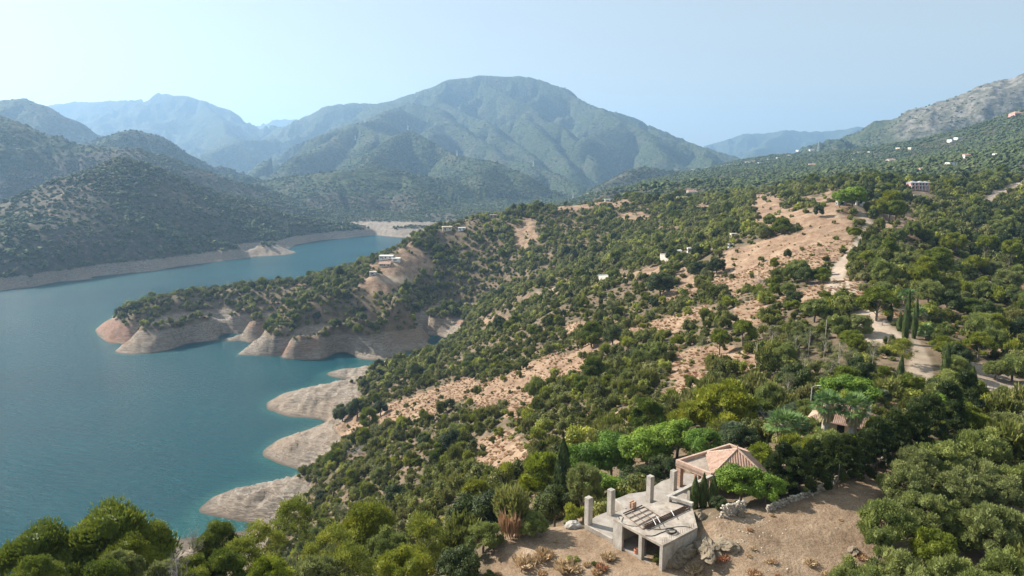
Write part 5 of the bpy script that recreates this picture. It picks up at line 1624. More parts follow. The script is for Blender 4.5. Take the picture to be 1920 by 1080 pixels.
TOP = {'pine': 2.15, 'yellowpine': 2.15, 'airy': 2.1, 'broadleaf': 1.84, 'darkleaf': 1.78, 'olive': 1.66, 'conifer': 2.4, 'palegreen': 1.95, 'umbrella': 1.5, 'cypress': 2.0, 'shrub': 1.05}
placed = []       # x, y, radius of every tree set by hand, so that the scatter keeps clear
tree_rng = np.random.default_rng(99)
def tree(px, top, w, depth, kind, name, label, cat='tree', group=None, base_z=None, fixed=False, lo=0.78):
    """a tree whose crown top is seen at (px, top), w pixels wide, depth metres away"""
    want = {'cypress': 2.2, 'conifer': 1.2, 'palegreen': 1.3}.get(kind, 0.85)
    d_ = depth
    for _ in range(40):
        x, y, zt = at_d(px, top, d_)
        gz = float(ground_z(x, y)) if base_z is None else base_z
        h = zt - gz
        if h >= want * w * d_ / FOCAL or d_ < depth * lo or fixed:
            break
        d_ *= 0.99
    rad = w * d_ / FOCAL / 2
    h = max(h, 0.7 * rad, 1.2)
    var = tree_rng.integers(0, len(PROTO[kind]))
    hc = h if kind in ('cypress', 'conifer', 'palegreen') else min(h, 2.15 * rad)
    t = thing(name, label, cat, (x, y, gz - 0.05), tree_rng.random() * 6.283, group)
    cr = link('crown', PROTO[kind][var], t)
    cr.scale = (rad, rad, hc / TOP[kind]); cr.location = (0, 0, h - hc)
    if kind == 'cypress' or kind == 'conifer':
        tk_ = link('trunk', TRUNK['short'][0], t); tk_.scale = (rad * 0.7, rad * 0.7, h * 0.25)
    elif kind == 'palegreen':
        tk_ = link('trunk', TRUNK['pale'][var % 2], t); tk_.scale = (rad, rad, h / 1.95)
    else:
        tk = TRUNK['short' if kind in ('olive', 'darkleaf', 'umbrella') else 'pine']
        tk_ = link('trunk', tk[var % len(tk)], t); tk_.scale = (rad, rad, h / TOP[kind])
    placed.append((x, y, rad))
    return t

def palm(px, top, w, depth, fan, name, label, trunk_r=0.3, skirt=True, group=None, trunk_h=None):
    x, y, zt = at_d(px, top, depth)
    gz = float(ground_z(x, y))
    L_ = w * depth / FOCAL / 2 * 1.05
    zc = max(zt - L_ * 0.8, gz + 0.8)
    if trunk_h: zc = gz + trunk_h
    t = thing(name, label, 'palm', (x, y, gz - 0.05), 0, group)
    rng = np.random.default_rng(int(px * 7 + top))
    cr = link('crown', palm_crown('palm crown', LM['palm' if fan else 'pale_palm'], rng, fan, 27 if fan else 46, L_, 0.2 if fan else 0.42), t)
    cr.location = (0, 0, zc - gz)
    H = zc - gz
    tr = join_tubes([tube([(0, 0, -0.4), (0.02, 0.03, H * 0.4), (0, 0, H + 0.1)], [trunk_r * 0.85, trunk_r * 0.75, trunk_r * 0.7], 10)], 'palm trunk', PALE_BARK)
    link('trunk', tr, t)
    if skirt:
        sk = link('dead_frond_skirt', skirt_mesh('dead fronds', LM['thatch'], rng, trunk_r * 1.7, min(H * 0.55, 1.8)), t)
        sk.location = (0, 0, H - 0.05)
    placed.append((x, y, 0.8))
    return t
# ------------------------------------------------------------------ trees one can point to
T = tree
# bottom left
T(232, 1005, 130, 43, 'pine', 'pine_tree', 'dark lower pine filling the foot of the big domed pine')
T(120, 1020, 150, 42, 'pine', 'pine_tree', 'bright low pine at the bottom left under the domed pine')
T(190, 950, 250, 45, 'pine', 'pine_tree', 'largest dark green pine with a domed crown against the lake, bottom left corner')
T(62, 985, 210, 43, 'pine', 'pine_tree', 'wide green pine cut by the left edge of the picture beside the big domed pine')
T(268, 965, 110, 46, 'pine', 'pine_tree', 'narrow pine at the lake side of the big domed pine')
T(405, 975, 100, 56, 'pine', 'pine_tree', 'small bright green pine with a flat layered crown beside a bare grey bush')
T(300, 1040, 110, 42, 'olive', 'olive_tree', 'low grey green olive below the big domed pine')
T(352, 1030, 110, 44, 'pine', 'pine_tree', 'low bright pine beneath the flat crowned pine, at the bottom edge')
T(450, 1008, 130, 48, 'airy', 'pine_tree', 'loose yellow green pine left of the tall sparse pine')
T(548, 930, 120, 62, 'airy', 'pine_tree', 'tall sparse yellow green pine standing in front of the nearest bare shore')
T(500, 1040, 120, 42, 'yellowpine', 'pine_tree', 'bright yellow green pine top at the bottom edge under the tall sparse pine')
T(620, 985, 130, 56, 'airy', 'pine_tree', 'soft green pine right behind the tall sparse pine')
T(590, 1035, 120, 44, 'olive', 'olive_tree', 'grey green tree at the bottom edge between two yellow pines')
T(690, 940, 150, 60, 'pine', 'pine_tree', 'broad light green pine in front of the dark shore thicket')
T(650, 1020, 130, 46, 'airy', 'pine_tree', 'feathery pine below the broad light green pine')
T(755, 1010, 130, 42, 'pine', 'pine_tree', 'tufted bright green young pine in the middle of the bottom edge')
T(795, 962, 130, 58, 'airy', 'pine_tree', 'airy pine between the broad light green pine and the dark broadleaf')
T(860, 1015, 110, 50, 'darkleaf', 'round_tree', 'rounded dark green tree left of the dry red scrub')
T(720, 985, 110, 52, 'olive', 'olive_tree', 'dull green olive in the middle of the bottom pine belt')
T(880, 918, 130, 72, 'darkleaf', 'broadleaf_tree', 'dark green broadleaf tree below the yellow green ball shaped tree')
T(940, 905, 130, 76, 'darkleaf', 'broadleaf_tree', 'dark thicket tree left of the tall dark cypress')
T(893, 893, 56, 86, 'yellowpine', 'round_tree', 'small yellow green ball shaped tree above the dark thicket')
T(1000, 955, 70, 60, 'olive', 'olive_tree', 'grey green olive bush left of the sandy plot, next to the pampas clump')
T(905, 972, 90, 62, 'olive', 'olive_tree', 'dull olive tree left of the tan pampas clump')
T(1018, 842, 100, 80, 'yellowpine', 'pine_tree', 'light green tall tree left of the dark pointed cypress')
T(1057, 826, 46, 74, 'cypress', 'cypress', 'tall dark pointed cypress beside the terrace pillars', 'cypress')
T(1040, 900, 90, 68, 'darkleaf', 'broadleaf_tree', 'very dark tree at the foot of the pointed cypress')
T(1096, 862, 90, 66, 'olive', 'olive_tree', 'grey green olive just behind the leftmost terrace pillar')
for a in [(1085, 822, 100, 82, 'left end of the bright row behind the terrace'), (1148, 806, 120, 84, 'middle of the bright row behind the second terrace pillar'), (1215, 792, 120, 86, 'bright row straight behind the tallest free pillar'),
          (1272, 778, 110, 92, 'bright row left of the hipped roof pavilion'), (1322, 795, 90, 84, 'bright row just behind the pavilion parapet')]:
    T(*a[:4], 'broadleaf', 'broadleaf_tree', 'light green leafy tree, ' + a[4], lo=0.86)
T(1135, 880, 110, 73, 'broadleaf', 'broadleaf_tree', 'shaded leafy tree behind the second terrace pillar', lo=0.93)
T(1195, 870, 100, 76, 'darkleaf', 'broadleaf_tree', 'dark leafy tree behind the free standing pillar in the middle', lo=0.95)
T(1240, 850, 80, 80, 'darkleaf', 'broadleaf_tree', 'dark tree against the left corner of the pavilion', lo=0.93)
T(1365, 708, 140, 98, 'yellowpine', 'pine_tree', 'bright yellow green pine, the tallest above the pavilion roof')
T(1290, 738, 90, 104, 'yellowpine', 'pine_tree', 'yellow green pine left of the tallest bright one')
T(1215, 745, 90, 108, 'pine', 'pine_tree', 'mid green pine at the left of the yellow pines above the pavilion')
T(1425, 735, 80, 96, 'pine', 'pine_tree', 'darker pine to the right of the bright yellow green pine')
T(1395, 790, 90, 88, 'darkleaf', 'broadleaf_tree', 'dark tree in the shade behind the feather palm')
palm(1378, 786, 66, 76, False, 'feather_palm', 'feather palm with grey green fronds right behind the pavilion roof', 0.25, False)
# right of the pavilion
T(1392, 862, 110, 61, 'broadleaf', 'broadleaf_tree', 'dark green round tree hiding the right side of the pavilion')
T(1440, 880, 80, 62, 'broadleaf', 'broadleaf_tree', 'round green tree standing over the left end of the low stone wall')
for a in [(1305, 893, 22, 'left'), (1321, 888, 22, 'middle'), (1339, 893, 24, 'right')]:
    T(a[0], a[1], a[2], 56.5, 'cypress', 'young_cypress', 'small green cypress by the carport roof, ' + a[3] + ' one of the three', 'cypress', 'three young cypresses beside the carport roof')
T(1348, 925, 40, 56.5, 'darkleaf', 'bush', 'dark green bush at the foot of the three young cypresses', 'bush')
T(1436, 824, 80, 68, 'yellowpine', 'round_tree', 'bright yellow green tree right of the pavilion roof')
T(1518, 808, 70, 73, 'yellowpine', 'round_tree', 'yellow green rounded tree below the fan palms')
T(1600, 812, 40, 76, 'yellowpine', 'round_tree', 'small yellow green tree in front of the hidden tiled house')
T(1550, 795, 90, 77, 'olive', 'olive_tree', 'grey green tree between the two yellow green trees of the hedge')
hedge = [(1470, 832, 80, 61.6), (1500, 838, 80, 62.6), (1530, 828, 80, 63.6), (1562, 820, 76, 65.6), (1592, 815, 80, 67.6), (1622, 806, 80, 69.6), (1652, 785, 86, 72.6), (1684, 770, 90, 75.6), (1716, 760, 90, 79.6), (1748, 742, 96, 83.6), (1780, 720, 96, 87.6), (1812, 698, 90, 91.6), (1450, 850, 66, 60.6)]
for k, a in enumerate([(1415, 846, 22, 63), (1458, 838, 20, 63), (1486, 846, 22, 64.5), (1515, 838, 24, 65.5), (1602, 824, 24, 71), (1638, 800, 26, 74), (1668, 782, 26, 78), (1708, 760, 26, 83), (1738, 742, 26, 87), (1766, 722, 26, 91), (1798, 700, 28, 95), (1826, 690, 28, 99)]):
    T(*a, 'cypress', 'cypress', 'cypress spire of the dark hedge, ' + ORD[k] + ' from the pavilion end', 'cypress', 'cypress spires standing in the dark hedge')
spots = ['left end, over the round green tree', 'above the first stretch of the low stone wall', 'below the round yellow green tree', 'under the tiled house', 'at the middle of the low stone wall', 'before the wide grey green tree', 'where the low stone wall ends',
         'behind the last stones of the low wall', 'below the yellow green tree near the drive', 'under the drive gate', 'right below the drive', 'right end, beside the gravel yard', 'first small one beside the stone wall stub']
for a, sp in zip(hedge, spots):
    T(*a, 'conifer', 'hedge_conifer', 'shaggy hedge conifer ' + sp, 'conifer', 'conifers of the hedge behind the earth plot')
T(1660, 770, 90, 84, 'yellowpine', 'round_tree', 'yellow green tree in the hedge above the wall end')
T(1690, 766, 80, 88, 'yellowpine', 'round_tree', 'yellow green bush tree right below the drive gate')
T(1782, 722, 70, 97, 'broadleaf', 'broadleaf_tree', 'light green tree right of the drive gate pillar')
T(1790, 690, 100, 100, 'olive', 'olive_tree', 'tall grey green tree left of the gravel yard')
T(1825, 700, 70, 100, 'pine', 'pine_tree', 'green pine at the edge of the gravel yard')
palm(1470, 768, 70, 70, True, 'fan_palm', 'fan palm with a shaggy trunk left of the tiled house', 0.42)
palm(1494, 775, 56, 72, True, 'fan_palm', 'smaller fan palm just behind the left shaggy one', 0.35)
palm(1553, 733, 62, 70, True, 'fan_palm', 'fan palm in front of the left end of the tiled roof', 0.5)
palm(1605, 738, 66, 69, True, 'fan_palm', 'fan palm in front of the right end of the tiled roof', 0.52)
palm(1499, 748, 80, 84, False, 'feather_palm', 'pale feather palm left above the tiled house', 0.25, False)
palm(1652, 752, 46, 92, False, 'feather_palm', 'low pale feather palm right of the tiled house', 0.2, False)
palm(1703, 541, 34, 150, True, 'fan_palm', 'tall fan palm with a long pale trunk among the cypresses of the drive', 0.5)
palm(1725, 575, 30, 152, True, 'fan_palm', 'short fan palm behind the slender cypress of the drive', 0.4)
palm(1738, 607, 36, 138, True, 'fan_palm', 'low yellowing fan palm at the top of the drive', 0.3, False)
palm(1592, 362, 16, 332, True, 'fan_palm', 'fan palm on the knoll before the hilltop carport', 0.4)
palm(1606, 360, 16, 336, True, 'fan_palm', 'second fan palm on the knoll, next to the white post', 0.4)
T(1592, 695, 120, 89, 'broadleaf', 'broadleaf_tree', 'broad deep green tree directly above the tiled roof', fixed=True)
T(1636, 738, 15, 92, 'cypress', 'cypress', 'short slim cypress right of the fan palms', 'cypress')
T(1577, 826, 24, 71, 'cypress', 'cypress', 'blunt cypress rising from the middle of the hedge', 'cypress')
T(1551, 838, 16, 70, 'cypress', 'cypress', 'small pointed cypress left of the blunt one in the hedge', 'cypress')
T(1439, 820, 12, 66, 'cypress', 'cypress', 'very thin cypress beside the bright tree right of the pavilion', 'cypress')
T(1677, 700, 24, 98, 'cypress', 'cypress', 'tall cypress below the left gate pillar of the drive', 'cypress')
T(1692, 668, 18, 112, 'cypress', 'cypress', 'dark cypress on the left kerb of the drive', 'cypress')
T(1706, 545, 15, 135, 'cypress', 'cypress', 'tallest cypress at the upper left of the drive', 'cypress')
T(1721, 559, 13, 138, 'cypress', 'cypress', 'slender cypress at the upper right of the drive', 'cypress')
T(1671, 570, 14, 150, 'cypress', 'cypress', 'cypress beside the big light pine above the drive', 'cypress')
T(1689, 585, 13, 142, 'cypress', 'cypress', 'shorter cypress below the tall pale palm', 'cypress')
T(1779, 648, 20, 112, 'cypress', 'cypress', 'light green cypress right of the drive', 'cypress')
T(1613, 448, 8, 262, 'cypress', 'cypress', 'lone small cypress standing on the dirt track', 'cypress')
T(1262, 455, 7, 392, 'cypress', 'cypress', 'dark cypress beside the white buildings on the crest', 'cypress')
T(1649, 536, 80, 163, 'pine', 'pine_tree', 'big light green round pine beside the bare saddle')
T(1692, 632, 64, 122, 'airy', 'pine_tree', 'sparse pine with bare lower branches left of the drive')
T(1768, 628, 46, 130, 'pine', 'pine_tree', 'small round pine right of the drive')
T(1796, 662, 56, 120, 'olive', 'olive_tree', 'grey green tree right of the drive beside the light cypress')
T(1352, 608, 46, 160, 'pine', 'pine_tree', 'dark round topped pine standing alone at the right end of the bare spur')
T(1395, 600, 60, 165, 'pine', 'pine_tree', 'green pine right of the lone round topped one')
T(1495, 620, 46, 158, 'palegreen', 'slender_tree', 'pale sparse tree with a white forked trunk')
for k, a in enumerate([(1548, 625, 44, 138), (1578, 640, 40, 132), (1520, 610, 46, 146), (1600, 655, 44, 126), (1640, 640, 44, 134), (1510, 660, 44, 130), (1560, 670, 46, 122), (1625, 680, 40, 118), (1318, 622, 30, 162), (1480, 700, 44, 112)]):
    T(*a, 'palegreen', 'slender_tree', 'thin half bare poplar of the pale grove, ' + ['third from the left', 'fifth from the left', 'second from the left, highest', 'next to the right end, middle height', 'right end, highest', 'left end', 'fourth from the left, lower', 'right end, lowest', 'standing apart far left by the lone pine', 'standing lowest at the left'][k], 'tree', 'half bare poplars above the tiled house')
T(1575, 585, 60, 160, 'olive', 'olive_tree', 'grey green tree in the middle of the pale grove')
T(1530, 555, 60, 172, 'olive', 'olive_tree', 'rounded grey tree at the foot of the bare saddle')
T(1488, 540, 40, 180, 'darkleaf', 'round_tree', 'dark round shrub left of the bare saddle')
T(1600, 610, 56, 148, 'pine', 'pine_tree', 'green pine at the upper edge of the pale grove')
T(690, 762, 46, 262, 'pine', 'pine_tree', 'umbrella shaped pine standing near the lake on the bare soil')
T(640, 752, 44, 304, 'darkleaf', 'round_tree', 'dark tree at the waterside edge, leftmost of three')
T(668, 742, 50, 300, 'darkleaf', 'round_tree', 'dark tree at the waterside edge, middle and largest of three')
T(712, 748, 40, 292, 'darkleaf', 'round_tree', 'dark tree at the waterside edge, rightmost of three')
T(585, 866, 26, 250, 'darkleaf', 'bush', 'lone round bush on the tip of the scrub above the bare shore', 'bush')
T(1110, 600, 60, 280, 'pine', 'pine_tree', 'bright green pine in the hollow above the bare spur')
T(1150, 605, 50, 276, 'darkleaf', 'round_tree', 'dark round tree in the hollow above the bare spur')
T(1310, 485, 40, 300, 'darkleaf', 'round_tree', 'dark round tree between two bare patches below the white huts')
T(1345, 478, 40, 300, 'darkleaf', 'round_tree', 'dark green tree right of its round twin below the white huts')
T(1240, 505, 60, 318, 'darkleaf', 'round_tree', 'large dark oak left of the small bare hollow')
T(1602, 343, 56, 336, 'broadleaf', 'broadleaf_tree', 'large dark green tree on the knoll at the end of the track')
T(1577, 352, 40, 333, 'broadleaf', 'broadleaf_tree', 'green tree at the left end of the knoll')
T(1628, 352, 30, 340, 'darkleaf', 'round_tree', 'very dark tree at the right end of the knoll')
T(1672, 356, 56, 322, 'pine', 'pine_tree', 'big bright pine right of the knoll')
T(1684, 365, 46, 312, 'pine', 'pine_tree', 'lighter pine in front of the big bright one')
# dead or bare ones
def dead(px, top, w, depth, label, name='dead_tree'):
    x, y, zt = at_d(px, top, depth)
    gz = float(ground_z(x, y))
    rad = w * depth / FOCAL / 2
    H_ = max(zt - gz, 1.0); hd = min(H_, 3.2 * rad)
    t = thing(name, label, 'bare tree', (x, y, gz - 0.05), px * 0.1)
    br_ = link('branches', DEAD[int(px) % 2], t); br_.scale = (rad * 1.1, rad * 1.1, hd / 1.65); br_.location = (0, 0, H_ - hd)
    if H_ > hd + 0.1:
        link('trunk', join_tubes([tube([(0, 0, -0.3), (0.02, 0, H_ - hd + 0.1)], [0.09, 0.06], 6)], 'bare trunk', BARK), t)
    placed.append((x, y, rad * 0.6))
dead(1434, 772, 56, 84, 'grey leafless tree with a spray of twigs above the bright tree by the pavilion')
dead(360, 995, 42, 50, 'bare grey purple bush between the big pine and the flat crowned pine', 'bare_bush')
dead(863, 797, 40, 190, 'silver grey dead pine in the middle of the scrub slope')
dead(672, 838, 44, 238, 'bare greyish tree behind the dark shore thicket')
dead(1425, 520, 30, 226, 'rusty leafless shrub on the bare slope', 'bare_bush')
dead(1655, 605, 30, 146, 'bare branched tree beside the dirt bend')
dead(330, 1052, 70, 40, 'bare twisted grey branches between the pines at the bottom edge', 'bare_bush')

# olives and pines of the lower right corner
LR = [(1700, 862, 110, 62), (1765, 818, 120, 72), (1845, 795, 120, 74), (1905, 768, 110, 82), (1800, 872, 120, 60), (1878, 880, 120, 59), (1668, 932, 120, 51), (1735, 915, 110, 55), (1760, 975, 110, 47), (1868, 935, 120, 49), (1598, 1042, 110, 41.5),
      (1690, 1015, 130, 43), (1800, 1030, 130, 41), (1902, 1020, 120, 41), (1820, 945, 110, 51), (1640, 1060, 110, 39), (1745, 1060, 120, 38.5), (1850, 1065, 120, 38.5), (1910, 860, 110, 62), (1722, 835, 100, 67), (1655, 985, 70, 47), (1920, 950, 100, 50), (1840, 850, 110, 64), (1780, 930, 100, 53)]
lr_words = ['pale olive, first of the mass beside the end of the stone wall', 'olive at the top of the mass, right of the wall end', 'olive near the gravel yard', 'olive at the right edge just below the gravel yard', 'olive in the centre of the mass', 'olive behind the right edge centre',
            'light olive overhanging the earth plot', 'olive behind the bare earth notch', 'bushy olive right of the light overhanging one', 'rounded olive near the right edge', 'lowest olive at the bottom edge next to the plot', 'broad olive at the bottom edge right of the plot',
            'olive at the bottom edge, third from the plot', 'olive in the bottom right corner', 'small olive in the dark gap of the mass', 'olive at the very bottom under the broad one', 'olive at the very bottom, middle of the corner group', 'olive at the very bottom close to the corner',
            'olive at the right edge above the rounded one', 'pale olive second from the stone wall end', 'low olive at the notch of the plot edge', 'olive cut by the right edge', 'olive between the top row and the centre', 'olive between the notch and the dark gap']
for i, (a, wd) in enumerate(zip(LR, lr_words)):
    kd = 'pine' if i in (8,) else 'olive'
    T(*a, kd, 'olive_tree', 'grey green ' + wd if 'olive' == kd and not wd.startswith(('pale', 'light')) else wd, 'tree', 'olives of the lower right corner')
# pines of the valley right of the drive
RP = [(1862, 575, 70, 150, 'pine'), (1840, 622, 60, 140, 'pine'), (1800, 640, 60, 128, 'darkleaf'), (1905, 660, 70, 126, 'olive'), (1870, 672, 50, 120, 'olive'), (1780, 535, 60, 195, 'darkleaf'), (1745, 520, 60, 205, 'olive'), (1820, 548, 60, 185, 'pine'),
      (1855, 430, 44, 262, 'pine'), (1900, 440, 44, 256, 'pine'), (1790, 425, 50, 270, 'pine'), (1765, 455, 50, 250, 'pine'), (1830, 470, 50, 236, 'pine'), (1890, 500, 60, 212, 'olive'), (1720, 470, 44, 250, 'olive'), (1740, 495, 50, 228, 'pine'), (1690, 470, 40, 252, 'olive'),
      (1910, 590, 60, 160, 'darkleaf'), (1770, 600, 50, 150, 'olive'), (1885, 720, 60, 108, 'olive'), (1500, 480, 50, 232, 'olive'), (1515, 495, 44, 226, 'darkleaf'), (1545, 500, 36, 222, 'pine'), (1625, 470, 40, 238, 'pine'), (1650, 478, 44, 236, 'olive')]
rp_words = ['tall pine of two crowns at the right edge past the drive', 'pine below the tall two crowned one', 'dark tree right of the drive top', 'olive at the right edge over the gravel yard', 'small olive above the gravel yard', 'dark oak above the dry grass bank', 'grey oak on the dry grass bank', 'pine right of the dry grass bank',
            'pine on the upper valley floor', 'pine at the right edge of the upper valley', 'bright pine right of the dry hilltop', 'pine below the dry hilltop', 'pine in the middle of the upper valley', 'olive right of the burnt brown slope', 'olive left of the burnt brown slope', 'pine over the burnt brown slope', 'grey bush tree below the dry hilltop',
            'dark tree at the right edge by the tan field', 'olive beside the dry grass bank end', 'round shrub at the right edge of the gravel yard', 'grey oak on the bare ridge left of the track', 'dark oak on the bare ridge left of the track', 'round pine beside the track bend', 'pine right of the track bend', 'grey oak right of the track bend']
for a, wd in zip(RP, rp_words):
    nm = {'pine': 'pine_tree', 'darkleaf': 'oak_tree', 'olive': 'olive_tree'}[a[4]]
    T(*a, nm, wd)

T(60, 1045, 120, 38, 'pine', 'pine_tree', 'low pine at the bottom edge, leftmost of the foreground')
T(190, 1048, 130, 38, 'pine', 'pine_tree', 'low pine at the bottom edge under the big domed pine')
T(480, 975, 110, 55, 'airy', 'pine_tree', 'pale green pine between the flat crowned and the tall sparse pine')
T(418, 1030, 110, 45, 'pine', 'pine_tree', 'low green pine under the flat crowned pine')
T(200, 992, 130, 47, 'darkleaf', 'broadleaf_tree', 'dark tree in the shade behind the big domed pine, half hidden')
T(225, 1022, 90, 40, 'olive', 'olive_tree', 'dull olive tucked under the right side of the big domed pine')
T(1522, 778, 60, 74, 'olive', 'olive_tree', 'grey green tree in front of the left wall of the tiled house')
T(1640, 790, 60, 76, 'yellowpine', 'round_tree', 'yellow green tree at the right corner of the tiled house')
# ------------------------------------------------------------------ scrub and woods over the hills
# farthest-seen line of every direction, to leave out what no one can see
HZ = np.full(GZ.shape, -9.0)
run = np.full(GZ.shape[1], -9.0)
for j in range(GZ.shape[0]):
    HZ[j] = run
    run = np.maximum(run, (GZ[j] - CAM_Z) / R[j])
HZ = np.minimum(np.minimum(np.roll(HZ, 6, 1), np.roll(HZ, -6, 1)), HZ)
def seen(x, y, z, h):
    a = np.arctan2(x, y); r = np.hypot(x, y)
    i = np.clip(np.searchsorted(az, a), 0, len(az) - 1); j = np.clip(np.searchsorted(lr, np.log(r)) - 1, 0, len(lr) - 1)
    return (z + h + 3 - CAM_Z) / r > HZ[j, i]

def jittered(r0, r1, cell, rng, half=math.radians(41)):
    e = r1
    xs = np.arange(-e, e, cell); ys = np.arange(-20 if r0 < 80 else 0, e, cell)
    X, Y = np.meshgrid(xs, ys)
    X = X + rng.random(X.shape) * cell; Y = Y + rng.random(Y.shape) * cell
    r = np.hypot(X, Y); a = np.abs(np.arctan2(X, Y))
    m = (r > r0) & (r < r1) & (a < half)
    return X[m], Y[m]

KO = np.array([(k[0], k[1], k[2]) for k in keep_out] + [(p[0], p[1], p[2] * 0.75) for p in placed])
def clear(x, y, rad):
    ok = np.ones(x.shape, bool)
    near = np.hypot(x, y) < 800
    xi, yi, ri = x[near], y[near], rad[near]
    o = np.ones(xi.shape, bool)
    for kx, ky, kr in KO:
        o &= (xi - kx) ** 2 + (yi - ky) ** 2 > (kr + ri * 0.55) ** 2
    ok[near] = o
    return ok

def grow(r0, r1, cell, rad_lo, rad_hi, seed, thin=0.0, patch=0.0):
    rng = np.random.default_rng(seed)
    x, y = jittered(r0, r1, cell, rng)
    z = ground_z(x, y)
    rad = rad_lo + (rad_hi - rad_lo) * rng.random(x.shape) ** 2.1
    m = (z > 11.9 + 1.4 * fbm(x, y, 25, 2, 71)) & seen(x, y, z, rad * 2)
    x, y, z, rad = x[m], y[m], z[m], rad[m]
    rad = rad * (1 + 0.55 * fbm(x, y, 34 if r1 < 800 else 120, 2, 811 + seed))
    bare, track, paved, gravel, red = cover(x, y, z)
    px, py = project(x, y, z)
    pl = ((np.hypot(x, y) < 90) & (bare > 0.3) & (px > 960)) | ((py > 1085) & (px > 940) & (px < 1580)) | (np.hypot(x, y) < 34)
    n_ = fbm(x, y, 60 if r1 < 800 else 180, 4, 300 + seed)
    n2 = fbm(x, y, 22 if r1 < 800 else 60, 3, 330 + seed)
    fr = np.zeros(x.shape)
    if r0 < 700:
        for _, p_ in BARE:
            for sx_, sy_ in ((-20, 0), (20, 0), (0, -12), (0, 12)):
                fr += 0.25 * (in_poly(px + sx_, py + sy_, p_) & (np.hypot(x, y) < 420))
    fr = np.clip(fr, 0, 1)
    keep_p = np.where(bare > 0.3, 0.08 + 0.30 * (n2 > 0.25), (0.95 - patch * smooth(0.0, 0.4, n_) - thin * (n2 > 0.2)) * (1 - 0.55 * fr))
    m = (track < 0.3) & (paved < 0.3) & (gravel < 0.3) & ~pl & (rng.random(x.shape) < keep_p) & clear(x, y, rad)
    x, y, z, rad, bare = x[m], y[m], z[m], rad[m], bare[m]
    rad = rad * np.where(bare > 0.3, 0.6, 1.0)
    return x, y, z, rad, rng

def proto_collection(name, meshes):
    c = bpy.data.collections.new(name)
    for i, me in enumerate(meshes):
        o = bpy.data.objects.new('%s_%03d' % (name, i), me)
        c.objects.link(o)
    return c

def scatter(name, label, x, y, z, sc, rot, idx, collection, cat='scrub'):
    """one object that carries all the plants nobody could count"""
    me = bpy.data.meshes.new(name)
    n_ = len(x)
    me.vertices.add(n_)
    me.vertices.foreach_set('co', np.stack([x, y, z], 1).astype(np.float32).ravel())
    for k, v, tp_ in (('plant_scale', sc, 'FLOAT_VECTOR'), ('plant_turn', np.stack([0 * rot, 0 * rot, rot], 1), 'FLOAT_VECTOR')):
        at_ = me.attributes.new(k, tp_, 'POINT')
        at_.data.foreach_set('vector', v.astype(np.float32).ravel())
    at_ = me.attributes.new('plant_kind', 'INT', 'POINT')
    at_.data.foreach_set('value', idx.astype(np.int32))
    o = link(name, me, kind='stuff')
    o['label'] = label; o['category'] = cat
    ng = bpy.data.node_groups.new(name, 'GeometryNodeTree')
    ng.interface.new_socket('Geometry', in_out='INPUT', socket_type='NodeSocketGeometry')
    ng.interface.new_socket('Geometry', in_out='OUTPUT', socket_type='NodeSocketGeometry')
    gi = ng.nodes.new('NodeGroupInput'); go = ng.nodes.new('NodeGroupOutput')
    ci = ng.nodes.new('GeometryNodeCollectionInfo')
    ci.inputs[0].default_value = collection
    ci.inputs['Separate Children'].default_value = True
    ci.inputs['Reset Children'].default_value = True
    ip = ng.nodes.new('GeometryNodeInstanceOnPoints')
    ip.inputs['Pick Instance'].default_value = True
    def na(nm, tp_):
        q = ng.nodes.new('GeometryNodeInputNamedAttribute'); q.data_type = tp_; q.inputs[0].default_value = nm
        return q.outputs[0]
    e2r = ng.nodes.new('FunctionNodeEulerToRotation')
    ng.links.new(na('plant_turn', 'FLOAT_VECTOR'), e2r.inputs[0])
    ng.links.new(gi.outputs[0], ip.inputs['Points'])
    ng.links.new(ci.outputs[0], ip.inputs['Instance'])
    ng.links.new(na('plant_kind', 'INT'), ip.inputs['Instance Index'])
    ng.links.new(e2r.outputs[0], ip.inputs['Rotation'])
    ng.links.new(na('plant_scale', 'FLOAT_VECTOR'), ip.inputs['Scale'])
    ng.links.new(ip.outputs[0], go.inputs[0])
    md = o.modifiers.new('plants', 'NODES')
    md.node_group = ng
    return o

near_meshes = PROTO['shrub'] + PROTO['pine'][:2] + PROTO['olive'][:2] + PROTO['darkleaf'][:1] + PROTO['palegreen'][:1]
near_top = [1.05] * 6 + [1.95, 1.95, 1.5, 1.5, 1.62, 1.95]
near_col = proto_collection('near_shrubs', near_meshes)
mid_meshes = PROTO['shrub_low'] + PROTO['pine'][:1] + PROTO['olive'][:1] + PROTO['darkleaf'][:1]
mid_top = [1.05] * 5 + [1.95, 1.5, 1.62]
mid_col = proto_collection('mid_shrubs', mid_meshes)
far_col = proto_collection('far_crowns', PROTO['far'])

# near slope
x, y, z, rad, rng = grow(30, 335, 2.6, 0.6, 2.8, 1, thin=0.4, patch=0.5)
px, py = project(x, y, z)
kind = rng.integers(0, 6, len(x))
u_ = rng.random(len(x))
tall = (u_ < 0.07 + 0.10 * (px > 1450)) & (rad > 1.15)
kind = np.where(tall, np.where(px > 1450, rng.integers(6, 11, len(x)), rng.integers(6, 12, len(x))), kind)
rad = np.where(tall, rad * 1.35, rad)
hgt = rad * (0.85 + 0.5 * rng.random(len(x))) * np.where(tall, 1.25, 0.95)
rot = rng.random(len(x)) * 6.283
dist = np.sqrt(x * x + y * y + (z - CAM_Z) ** 2)
vis = (px > 0) & (px < 1920) & (py > 0) & (py < 1100)
size_px = np.where(vis, rad / dist, 0)
order = np.argsort(-size_px)
tops = np.array(near_top)
pick = order[:290]
words = {0: ('shrub', 'shrub'), 6: ('pine_tree', 'tree'), 8: ('olive_tree', 'tree'), 10: ('oak_tree', 'tree'), 11: ('slender_tree', 'tree')}
